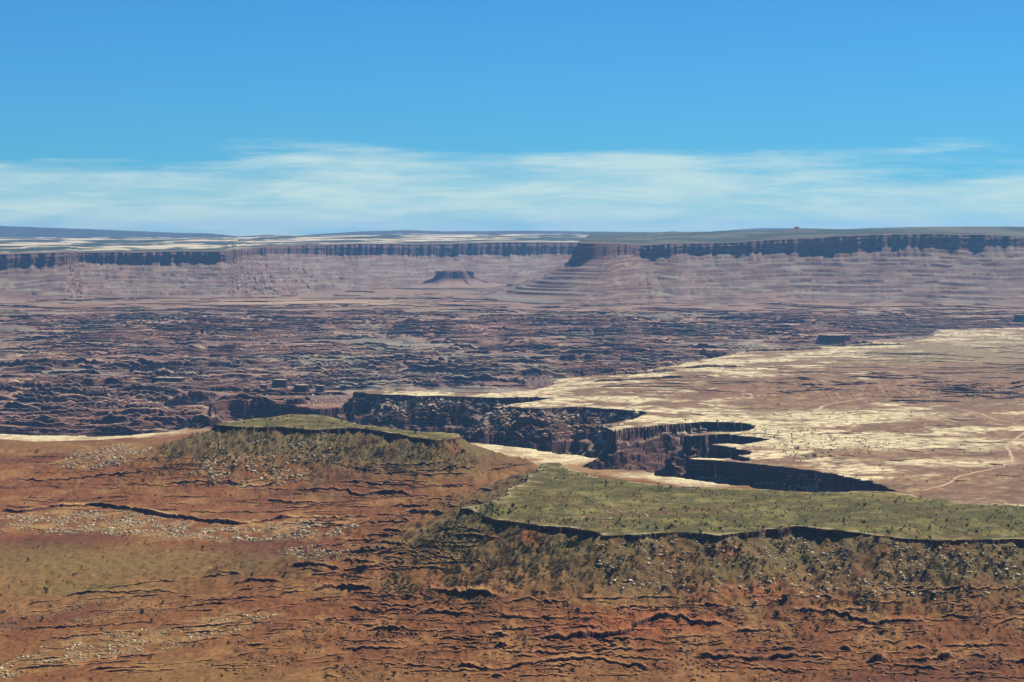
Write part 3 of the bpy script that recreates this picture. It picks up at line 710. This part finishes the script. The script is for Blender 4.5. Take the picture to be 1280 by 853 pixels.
ridge_strip('distant_mountain', [(-300, 281), (-120, 281.5), (0, 282.5), (50, 284.5), (110, 286.5), (170, 289), (230, 291.5), (262, 291.8), (285, 294), (320, 299)], 38000, 3000, 5, (.05, .055, .05), 'long blue distant mountain sloping down behind the pale mesa top')
ridge_strip('distant_mountain', [(330, 297), (400, 292.5), (450, 289.5), (510, 287.7), (560, 289.5), (610, 289), (650, 288.5), (700, 289), (745, 289.7), (820, 290.5), (900, 292), (1000, 296)], 36000, 3000, 9, (.06, .06, .055), 'low blue hills on the horizon behind the mesa')
ridge_strip('distant_mountain', [(880, 293), (915, 287.5), (930, 286.5), (955, 285.3), (1000, 285.2), (1032, 286.3), (1060, 292)], 40000, 3000, 13, (.05, .06, .06), 'flat topped blue ridge behind the small knob')
# wide ground sheet that carries everything
gx = np.array([[-60000, -3000, -330], [60000, -3000, -330], [60000, 44000, -330], [-60000, 44000, -330]], float)
mesh_obj('ground', gx, [[0, 1, 2, 3]], M_far, np.tile(np.array([.2, .12, .08], np.float32), (4, 1)), kind='structure', label='desert floor underneath the canyon country')

# ------------------------------------------------------------------ buttes and towers: stacked irregular rings
def ring_rock(name, centre, rings, n, seed, mat, cols, label, category=None, group=None, rot=0.0):
    """rings: (half width, half depth, z, roughness)"""
    th = np.linspace(0, 2 * np.pi, n, endpoint=False)
    VV, CC = [], []
    for k_, (a, b_, z, rough) in enumerate(rings):
        zz = z * .012
        rr = 1 + rough * (fbm(np.cos(th) * 1.6 + seed, np.sin(th) * 1.6 + zz, 3, seed) + .5 * fbm(np.cos(th) * 5, np.sin(th) * 5 + zz * .5, 2, seed + 3))
        x = a * np.cos(th) * rr; y = b_ * np.sin(th) * rr
        c, s_ = math.cos(rot), math.sin(rot)
        hz = min(4.0, 0.2 * abs(a) * rough) * perlin(np.cos(th) * 3 + seed, np.sin(th) * 3, seed + 7)
        VV.append(np.stack([x * c - y * s_, x * s_ + y * c, z + hz], 1))
        cc = np.array(cols[min(k_, len(cols) - 1)], np.float32)
        CC.append(np.tile(cc, (n, 1)))
    Vv = np.concatenate(VV); nr = len(rings)
    q = []
    for i in range(nr - 1):
        j = np.arange(n); q.append(np.stack([i * n + j, (i + 1) * n + j, (i + 1) * n + (j + 1) % n, i * n + (j + 1) % n], 1))
    Vv = np.vstack([Vv, VV[0].mean(0)[None]]); CC.append(np.array(cols[0], np.float32)[None])
    j = np.arange(n); tr = np.stack([np.full(n, len(Vv) - 1), j, (j + 1) % n], 1)
    o = mesh_obj(name, Vv, np.concatenate(q), mat, np.concatenate(CC), tris=tr)
    o.location = centre; o['label'] = label
    if category: o['category'] = category
    else: o['kind'] = 'structure'
    if group: o['group'] = group
    return o
TAL = [(.17, .10, .075), (.17, .10, .075), (.15, .085, .06), (.15, .085, .06), (.24, .145, .10), (.25, .155, .105), (.26, .18, .125), (.25, .16, .11), (.24, .15, .10)]
x_, y_, z_ = at(568, 374, 16500)
ring_rock('butte', (x_, y_, 0), [(46, 26, 176, .45), (104, 46, 170, .40), (112, 54, 160, .36), (124, 70, 126, .32), (185, 130, 104, .25), (205, 150, 94, .25), (330, 270, 74, .25), (480, 400, 50, .2), (640, 560, 20, .15), (800, 700, -60, .1)], 260, 21, M_far, TAL,
          'small ragged butte with dark cap standing before the far cliffs', 'butte', rot=.15)
x_, y_, z_ = at(996, 287, 17200)
ring_rock('sandstone_knob', (x_, y_, z_ - 8), [(6, 8, 26, .3), (13, 14, 25, .3), (17, 18, 14, .3), (42, 40, 10, .2), (95, 90, 3, .2), (170, 150, -20, .1)], 60, 33, M_far, [(.10, .08, .06)],
          'tiny sandstone knob on the skyline of the wooded mesa', 'rock knob')

DARK = [(.40, .31, .20), (.36, .27, .17), (.16, .085, .055), (.14, .07, .05), (.16, .08, .055), (.19, .10, .07)]
def tower(px, py, D, wpx, hpx, seed, label, dep=.8, talus=1.0):
    X, Y = hit([px], [py]); D = float(Y[0]); X = float(X[0]); w = wpx * D / F / 2; h = hpx * D / F
    Y = D + w * dep; zb = float(ground(X, Y)); H = h
    dd_ = w * dep
    rg = [(w * .75, dd_ * .75, H, .10), (w * .97, dd_ * .97, H - .04 * h, .12), (w * .95, dd_ * .95, H - .22 * h, .14), (w * 1.0, dd_ * 1.0, H - .55 * h, .14), (w * 1.06, dd_ * 1.06, H - h, .14),
          (w * 1.5, dd_ * 1.5, -12, .12)]
    return ring_rock('rock_tower', (X, Y, zb), rg, 44, seed, M_canyon, DARK, label, 'rock tower')
tower(308, 493, 7600, 9, 8, 41, 'lowest leftmost-leaning dark stump beside the row of sandstone towers')
tower(329, 491, 7550, 9, 10, 43, 'squat dark tower between the stump and the pale capped block')
tower(349, 489, 7500, 19, 12, 47, 'broad dark block with pale sandstone cap in the tower row')
tower(376, 491, 7450, 19, 10, 53, 'dark flat topped block standing apart behind the narrow bench')
tower(400, 491, 7400, 11, 8, 59, 'small square dark block nearest the pale sandstone tongue')
tower(1045, 432, 9800, 42, 8, 61, 'long black sandstone block at the far edge of the pale plateau', dep=.5)
tower(210, 482, 8600, 42, 8, 67, 'isolated dark mesa block rising from the left canyon country', dep=.5)
tower(1276, 403, 11300, 14, 9, 71, 'dark sandstone block beyond the green corner of the plateau', dep=.8)
tower(297, 458, 9400, 5, 8, 73, 'thin lone spire among the greenish canyon flats')

# ------------------------------------------------------------------ dirt roads draped on the ground
M_road = bpy.data.materials.new('dusty_road'); M_road.use_nodes = True
_n, _l = M_road.node_tree.nodes, M_road.node_tree.links
_p = _n['Principled BSDF']; _p.inputs['Roughness'].default_value = .95; _p.inputs['Specular IOR Level'].default_value = .1
_g = N(_n, 'ShaderNodeNewGeometry'); _t = N(_n, 'ShaderNodeTexNoise'); _t.inputs['Scale'].default_value = .08; _t.inputs['Detail'].default_value = 5
_l.new(_g.outputs['Position'], _t.inputs[0])
_l.new(mix_node(_n, _l, _t.outputs[0], (.36, .21, .115), (.46, .31, .185)), _p.inputs['Base Color'])
def road(pts, width, label):
    px = np.array([p[0] for p in pts], float); py = np.array([p[1] for p in pts], float)
    X, Y = hit(px, py)
    s = np.concatenate([[0], np.cumsum(np.hypot(np.diff(X), np.diff(Y)))])
    n = max(30, int(s[-1] / 9)); S = np.linspace(0, s[-1], n)
    x = np.interp(S, s, X); y = np.interp(S, s, Y)
    w = max(3, n // 40); ker = np.ones(w) / w
    x = np.convolve(np.pad(x, (w, w), 'edge'), ker, 'same')[w:-w]; y = np.convolve(np.pad(y, (w, w), 'edge'), ker, 'same')[w:-w]
    x += 4 * perlin(S / 90, S * 0, 401); y += 8 * perlin(S / 130, S * 0, 403)
    tx, ty = np.gradient(x), np.gradient(y); L = np.hypot(tx, ty) + 1e-6; nx, ny = -ty / L, tx / L
    rows = []
    ww = width * (1 + .25 * perlin(S / 60, S * 0, 405))
    for k_ in (-1, -.33, .33, 1):
        a = x + nx * ww * k_ / 2; b = y + ny * ww * k_ / 2
        rows.append(np.stack([a, b, ground(a, b) + .45], 1))
    return mesh_obj('dirt_road', np.concatenate(rows), grid_quads(4, n), M_road, kind='structure', label=label)
road([(1300, 533), (1281, 541), (1270, 549), (1258, 557), (1262, 567), (1266, 578), (1251, 584), (1225, 590), (1200, 595), (1188, 603), (1176, 609), (1155, 613), (1132, 616)], 6.5, 'winding dirt road crossing the brown plateau soil to the canyon head')
road([(1180, 510), (1200, 512), (1217, 515), (1232, 520), (1246, 526), (1265, 528), (1300, 531)], 6.5, 'dirt road section on the far brown flats of the plateau')
road([(1015, 516), (1022, 512), (1032, 507), (1045, 504), (1065, 501), (1085, 499)], 11, 'pale dirt track climbing beside the red ridge')
road([(915, 489), (928, 490), (942, 495)], 11, 'short pale track at the foot of the red ridge')
road([(623, 564), (640, 566), (652, 570), (655, 573)], 6, 'short pink track between the two grassy benches')

# ------------------------------------------------------------------ boulders and shrubs
rnd = random.Random(5)
def hull(n, sx, sy, sz, seed):
    r = random.Random(seed); bm = bmesh.new()
    for _ in range(n):
        v = [r.uniform(-1, 1) for _ in range(3)]
        m_ = max(abs(c) for c in v); v = [c / m_ * r.uniform(.72, 1) for c in v]
        bm.verts.new((v[0] * sx, v[1] * sy, v[2] * sz))
    bmesh.ops.convex_hull(bm, input=bm.verts)
    bmesh.ops.delete(bm, geom=[v for v in bm.verts if not v.link_faces], context='VERTS')
    bmesh.ops.triangulate(bm, faces=bm.faces)
    bm.verts.index_update()
    V_ = np.array([v.co[:] for v in bm.verts]); T_ = np.array([[v.index for v in f.verts] for f in bm.faces]); bm.free()
    return V_, T_
ROCKS = [hull(11, .6 + .05 * (i % 3), .5 + .04 * (i % 4), .34 + .04 * (i % 5), 700 + i) for i in range(12)]
def shrub_mesh(seed, nl, size=.34):
    """low evergreen: a forked stem and leaf sprays through an uneven crown"""
    r = random.Random(seed); V_, T_ = [], []
    lobes = [(r.uniform(-.3, .3), r.uniform(-.3, .3), r.uniform(.3, .72), r.uniform(.24, .38)) for _ in range(5)]
    for _ in range(nl):
        lx, ly, lz, lr = r.choice(lobes)
        a, b = r.uniform(0, 2 * math.pi), math.acos(r.uniform(-1, 1)); q = lr * r.uniform(.55, 1.05)
        c = np.array([lx + q * math.sin(b) * math.cos(a), ly + q * math.sin(b) * math.sin(a), max(.05, lz + q * math.cos(b))])
        i = len(V_)
        for k_ in range(3):
            d = np.array([r.uniform(-1, 1) for _ in range(3)]); V_.append(c + d / np.linalg.norm(d) * size * r.uniform(.6, 1))
        T_.append((i, i + 1, i + 2))
    for (lx, ly, lz, lr) in lobes[:2]:
        i = len(V_)
        V_ += [np.array((-.05, 0, -.15)), np.array((.05, .02, -.15)), np.array((0, -.05, -.15)), np.array((lx, ly, lz))]
        T_ += [(i, i + 1, i + 3), (i + 1, i + 2, i + 3), (i + 2, i, i + 3)]
    return np.array(V_), np.array(T_)
SHRUB_HI = [shrub_mesh(900 + i, 90, .22) for i in range(6)]
SHRUB_LO = [shrub_mesh(950 + i, 16, .42) for i in range(8)]
def simple_material(name, c1, c2, scale, rough=.9, trans=0):
    mt = bpy.data.materials.new(name); mt.use_nodes = True
    n, l = mt.node_tree.nodes, mt.node_tree.links; p = n['Principled BSDF']
    p.inputs['Roughness'].default_value = rough; p.inputs['Specular IOR Level'].default_value = .15
    g_ = N(n, 'ShaderNodeNewGeometry'); t = N(n, 'ShaderNodeTexNoise'); t.inputs['Scale'].default_value = scale; t.inputs['Detail'].default_value = 3
    l.new(g_.outputs['Position'], t.inputs[0])
    f = smooth_node(n, l, t.outputs[0], .3, .7)
    l.new(mix_node(n, l, f, c1, c2), p.inputs['Base Color']); return mt
M_rock = simple_material('pale_boulder', (.30, .215, .11), (.54, .42, .245), .11)
M_rockw = simple_material('white_boulder', (.37, .28, .165), (.56, .45, .285), .08)
M_rockd = simple_material('grey_brown_boulder', (.14, .095, .052), (.26, .19, .105), .12)
M_rockr = simple_material('red_slab', (.17, .07, .03), (.29, .14, .066), .12)
M_leaf = simple_material('juniper_foliage', (.022, .030, .014), (.060, .066, .026), .25)
M_brush = simple_material('dry_brush_foliage', (.075, .072, .030), (.155, .135, .058), .2)

def in_poly_px(P, n, r):
    P = np.array(P, float); lo, hi = P.min(0), P.max(0); out = []
    while len(out) < n:
        q = r.uniform(lo, hi, (n * 3, 2))
        out += list(q[inside(P, q[:, 0], q[:, 1])])
    return np.array(out[:n])
R_ = np.random.RandomState(12)
def scatter(poly, n, size, clump=0.0, bound=None):
    """points on the ground inside a traced patch; size = (median m, spread)"""
    p = in_poly_px(poly, int(n * (1 + 2.2 * clump)), R_)
    X, Y = hit(p[:, 0], p[:, 1])
    X = X + R_.uniform(-1, 1, len(X)); Y = Y + R_.uniform(-6, 6, len(X))
    if clump:
        f = fbm(X / 38, Y / 60, 3, 500 + len(poly)) ; keep = np.argsort(-(f + R_.normal(0, .22, len(X))))[:n]
        X, Y = X[keep], Y[keep]
    s = size[0] * np.exp(R_.normal(0, size[1], len(X)))
    return np.stack([X, Y, ground(X, Y), np.clip(s, size[0] * .35, size[0] * 3.2)], 1)
def rotm(a, tilt):
    c, s_ = math.cos(a), math.sin(a); t, u = math.cos(tilt), math.sin(tilt)
    return np.array([[c, -s_, 0], [s_, c, 0], [0, 0, 1]]) @ np.array([[1, 0, 0], [0, t, -u], [0, u, t]])
def merged(name, pts, kinds, mat, label, sink=.05, tilt=.35):
    if not len(pts): return
    VV, TT, k_ = [], [], 0
    for i, (x, y, z, s) in enumerate(pts):
        v, t = kinds[i % len(kinds)]
        m_ = rotm(R_.uniform(0, 6.283), R_.uniform(-tilt, tilt))
        VV.append((v @ m_.T) * s + (x, y, z + s * sink)); TT.append(t + k_); k_ += len(v)
    mesh_obj(name, np.concatenate(VV), None, mat, tris=np.concatenate(TT), kind='stuff', label=label)
def told_apart(big, lab):
    """size and place on the slope, so that a label points at a few things only"""
    q = np.argsort(np.argsort(-big[:, 3])) / max(1, len(big)); e = np.argsort(np.argsort(-big[:, 2])) / max(1, len(big))
    out = []
    for a_, b_ in zip(q, e):
        size = 'very big' if a_ < .12 else 'big' if a_ < .4 else 'middling' if a_ < .72 else 'small'
        place = 'highest up' if b_ < .2 else 'fairly high' if b_ < .45 else 'fairly low' if b_ < .75 else 'lowest down'
        out.append(size + ' ' + lab + ', ' + place)
    return out
_cache = {}
def single(name, p, kinds, ki, mat, label, category, group, sink, tilt):
    key = (name, ki, mat.name)
    if key not in _cache:
        v, t = kinds[ki]
        o = mesh_obj(name, v, None, mat, tris=t); _cache[key] = o.data
    else:
        o = bpy.data.objects.new(name, _cache[key]); col.objects.link(o)
    x, y, z, s = p
    o.location = (x, y, z + s * sink); o.scale = (s, s, s)
    o.rotation_euler = (R_.uniform(-tilt, tilt), R_.uniform(-tilt, tilt), R_.uniform(0, 6.283))
    o['label'] = label; o['category'] = category; o['group'] = group
    return o

# patch, count, size, clumping, material, how many single things, label, label of the rest
BOULDERS = [
 ([(740, 680), (860, 672), (1000, 672), (1280, 682), (1330, 690), (1330, 740), (1100, 745), (900, 740), (760, 745)], 1500, (1.9, .45), .3, M_rock, 90,
  'tan boulder on the talus under the wide grassy bench', 'boulders under the wide bench', 'loose tan boulders strewn on the talus under the wide grassy bench'),
 ([(740, 690), (900, 680), (1280, 690), (1290, 760), (900, 770), (740, 740)], 160, (2.4, .4), 0, M_rockw, 40,
  'whitish boulder on the red talus under the wide bench', 'white boulders under the wide bench', 'small whitish boulders on the talus under the wide bench'),
 ([(0, 645), (40, 645), (83, 636), (166, 642), (232, 652), (306, 660), (389, 650), (450, 655), (440, 668), (330, 678), (200, 672), (120, 668), (0, 668)], 2100, (2.5, .4), .5, M_rock, 60,
  'pale slab in the rubble below the long left ledge', 'slabs below the long left ledge', 'dense pale rubble below the long left ledge'),
 ([(90, 565), (150, 556), (190, 560), (170, 575), (110, 588), (70, 585)], 420, (3.2, .4), .3, M_rock, 0, '', '', 'pale rubble patch on the far left red flat'),
 ([(265, 542), (400, 545), (420, 565), (380, 600), (330, 615), (270, 605), (235, 595)], 480, (2.8, .5), .35, M_rock, 50,
  'greyish boulder on the talus under the narrow grassy bench', 'boulders under the narrow bench', 'greyish tan boulders covering the talus under the narrow bench'),
 ([(400, 548), (570, 556), (600, 575), (560, 590), (420, 580)], 500, (1.9, .4), .3, M_rockd, 0, '', '', 'grey brown stones on the right flank of the narrow bench'),
 ([(60, 805), (110, 790), (220, 785), (260, 775), (340, 765), (350, 775), (200, 815), (80, 830), (0, 850), (0, 830)], 900, (1.7, .45), .4, M_rock, 40,
  'pale block in the slanting rubble streak on the left slope', 'blocks in the slanting rubble streak', 'slanting streak of pale rubble low on the left slope'),
 ([(0, 765), (120, 745), (250, 748), (240, 760), (100, 785), (0, 790)], 800, (1.6, .4), .5, M_rockd, 0, '', '', 'brown rubble under the low middle ledge on the left'),
 ([(300, 800), (420, 770), (430, 800), (330, 845), (280, 840)], 420, (2.0, .4), .5, M_rockr, 0, '', '', 'orange slabs scattered low beside the left gully'),
 ([(340, 685), (440, 680), (450, 700), (350, 702)], 300, (2.0, .4), .4, M_rock, 0, '', '', 'pale slabs on the middle ledges of the red slope'),
 ([(420, 690), (600, 700), (740, 760), (1290, 770), (1290, 853), (420, 853)], 2300, (2.2, .45), .6, M_rockr, 0, '', '', 'red brown slabs and stones on the lower slope'),
 ([(700, 650), (735, 635), (800, 632), (830, 640), (760, 662)], 130, (1.9, .5), .4, M_rock, 0, '', '', 'pale stones lying on the wide green bench'),
 ([(470, 502), (560, 500), (560, 512), (500, 525), (460, 520)], 260, (6.0, .45), .4, M_rockw, 12,
  'white block fallen beneath the pale sandstone tongue', 'blocks beneath the pale tongue', 'white fallen blocks beneath the pale sandstone tongue'),
 ([(610, 510), (660, 512), (800, 520), (760, 540), (690, 545), (590, 535)], 260, (6.5, .5), .5, M_rockw, 16,
  'white fallen block on the dark side canyon wall', 'blocks on the side canyon wall', 'white fallen blocks on the dark side canyon wall'),
 ([(940, 485), (1040, 478), (1280, 482), (1300, 500), (1130, 500), (1020, 495)], 420, (4.0, .4), .5, M_rock, 0, '', '', 'pale stones on the red ridge of the plateau'),
 ([(980, 605), (1030, 598), (1050, 606), (1010, 613), (975, 612)], 140, (4.0, .4), .2, M_rock, 0, '', '', 'greenish tan rubble at the head of the dark canyon'),
 ([(310, 485), (440, 495), (450, 505), (400, 510), (320, 500)], 160, (5.0, .4), .3, M_rockw, 0, '', '', 'pale rubble around the sandstone towers'),
]
for poly, n, size, cl_, mat, ns, lab, grp, rest in BOULDERS:
    p = scatter(poly, int(n * 2.4), (size[0] * .56, size[1] * 1.6), cl_)
    if ns:
        o_ = np.argsort(-p[:, 3] / p[:, 1]); big, p = p[o_[:ns]], p[o_[ns:]]
        big[:, 3] *= 1.15
        labs = told_apart(big, lab)
        for i, q in enumerate(big): single('boulder', q, ROCKS, i % len(ROCKS), mat, labs[i], 'boulder', grp, .03, .35)
    merged('boulder_rubble', p, ROCKS, mat, rest, sink=.02)
SHRUBS = [
 ([(625, 655), (740, 675), (1000, 672), (1300, 682), (1300, 760), (1000, 770), (700, 740)], 900, (2.6, .35), .3, M_leaf, 110,
  'dark juniper bush on the talus under the wide bench', 'junipers under the wide bench', 'small dark bushes on the talus under the wide bench'),
 ([(585, 637), (640, 655), (740, 678), (700, 720), (600, 760), (470, 745), (500, 700), (540, 660)], 1500, (2.3, .35), .25, M_brush, 0, '', '', 'dense olive brush on the shaded nose of the wide bench'),
 ([(585, 637), (640, 655), (740, 678), (700, 720), (600, 760), (470, 745), (500, 700), (540, 660)], 330, (2.0, .35), .3, M_leaf, 30,
  'dark bush among olive brush on the wide bench nose', 'bushes on the nose of the wide bench', 'small dark bushes on the nose of the wide bench'),
 ([(420, 760), (740, 745), (1300, 760), (1300, 853), (420, 853)], 420, (2.1, .35), .3, M_leaf, 90,
  'dark bush between ledges of the lowest red slope', 'bushes on the lowest red slope', 'small dark bushes between the ledges of the lowest red slope'),
 ([(0, 670), (420, 680), (430, 853), (0, 853)], 260, (2.2, .35), .3, M_leaf, 50,
  'round dark bush dotting the tan soil of the left slope', 'bushes on the left slope', 'small dark bushes dotting the left slope'),
 ([(190, 560), (265, 535), (400, 540), (570, 553), (600, 580), (500, 590), (380, 600), (240, 610), (180, 600)], 1500, (2.5, .35), .3, M_brush, 0, '', '', 'olive brush on the flanks of the narrow bench'),
 ([(170, 605), (265, 535), (400, 540), (570, 553), (600, 580), (400, 575), (250, 580)], 500, (2.5, .35), .4, M_leaf, 0, '', '', 'dark brush under the narrow bench'),
 ([(640, 655), (700, 648), (900, 656), (1280, 660), (1290, 672), (850, 664), (740, 663)], 130, (2.4, .35), .2, M_leaf, 20,
  'dark juniper along the edge of the wide green bench', 'junipers on the wide bench edge', 'small bushes along the edge of the wide green bench'),
 ([(625, 640), (640, 610), (690, 580), (800, 605), (1100, 618), (1290, 640), (1290, 658), (1000, 655), (700, 645)], 110, (1.8, .4), 0, M_leaf, 0, '', '', 'scattered dark bushes on the wide green bench'),
 ([(590, 636), (640, 608), (690, 580), (760, 600), (930, 615), (1100, 618), (1290, 635), (1310, 672), (1000, 658), (850, 664), (740, 662), (640, 650)], 2600, (1.0, .5), .3, M_brush, 0, '', '', 'low scrub dotted over the wide green bench'),
 ([(590, 636), (640, 608), (690, 580), (760, 600), (930, 615), (1100, 618), (1290, 635), (1310, 672), (1000, 658), (850, 664), (740, 662), (640, 650)], 420, (1.5, .5), .6, M_leaf, 0, '', '', 'dark shrubs clustered on the wide green bench'),
 ([(280, 530), (364, 520), (440, 528), (570, 546), (520, 545), (400, 536)], 160, (1.7, .5), .3, M_leaf, 0, '', '', 'dark shrubs on the narrow green bench'),
 ([(420, 700), (640, 745), (760, 690), (1300, 690), (1300, 853), (420, 853)], 1700, (1.15, .45), .2, M_leaf, 0, '', '', 'tiny dark bushes peppered over the red slope'),
 ([(0, 560), (250, 560), (420, 600), (430, 853), (0, 853)], 520, (1.2, .45), .25, M_leaf, 0, '', '', 'tiny dark bushes peppered over the left flats'),
 ([(640, 560), (900, 605), (1000, 615), (1290, 600), (1290, 500), (950, 480), (850, 525)], 350, (2.0, .4), .3, M_brush, 0, '', '', 'low grey brush on the pale plateau'),
 ([(580, 640), (610, 630), (645, 632), (650, 640), (600, 650)], 70, (2.8, .3), 0, M_leaf, 0, '', '', 'cluster of dark bushes at the notch of the wide bench'),
 ([(800, 520), (1000, 535), (1140, 560), (1000, 578), (950, 550), (850, 525)], 420, (2.4, .4), .3, M_leaf, 0, '', '', 'dark dots of bushes on the pale rock by the canyon'),
 ([(940, 500), (1290, 500), (1290, 620), (1140, 615), (1050, 585)], 90, (3.0, .35), 0, M_leaf, 0, '', '', 'sparse bushes on the brown plateau soil'),
 ([(730, 514), (805, 515), (790, 528), (740, 530), (600, 520)], 120, (5.0, .3), .5, M_leaf, 0, '', '', 'dark green brush in the shaded side canyon'),
 ([(0, 560), (250, 570), (420, 620), (420, 680), (0, 670)], 150, (2.3, .35), .2, M_leaf, 0, '', '', 'scattered bushes on the red flats to the left'),
 ([(420, 560), (600, 580), (630, 620), (560, 690), (430, 690)], 220, (2.0, .35), .3, M_leaf, 0, '', '', 'scattered bushes on the red ledges between the benches'),
]
for poly, n, size, cl_, mat, ns, lab, grp, rest in SHRUBS:
    p = scatter(poly, n, size, cl_)
    if ns:
        o_ = np.argsort(-p[:, 3] / p[:, 1]); big, p = p[o_[:ns]], p[o_[ns:]]
        labs = told_apart(big, lab)
        for i, q in enumerate(big): single('juniper_bush', q, SHRUB_HI, i % len(SHRUB_HI), mat, labs[i], 'bush', grp, .05, .1)
    merged('brush', p, SHRUB_LO, mat, rest, sink=.02, tilt=.1)

# ------------------------------------------------------------------ air
hb = bmesh.new(); bmesh.ops.create_cube(hb, size=1.0)
hm = bpy.data.meshes.new('haze'); hb.to_mesh(hm); hb.free()
ho = bpy.data.objects.new('haze', hm); col.objects.link(ho)
ho.location = (0, 20500, (-332 + 560) / 2); ho.scale = (121000, 47600, 892)
ho['kind'] = 'stuff'; ho['label'] = 'thin blue air haze over the canyon'
mh = bpy.data.materials.new('air_haze'); mh.use_nodes = True
hn, hl = mh.node_tree.nodes, mh.node_tree.links; hn.clear()
pv = N(hn, 'ShaderNodeVolumePrincipled')
pv.inputs['Color'].default_value = (.26, .58, 1.0, 1); pv.inputs['Density'].default_value = 1.5e-5; pv.inputs['Anisotropy'].default_value = 0.4
hout = N(hn, 'ShaderNodeOutputMaterial'); hl.new(pv.outputs[0], hout.inputs['Volume'])
hm.materials.append(mh)
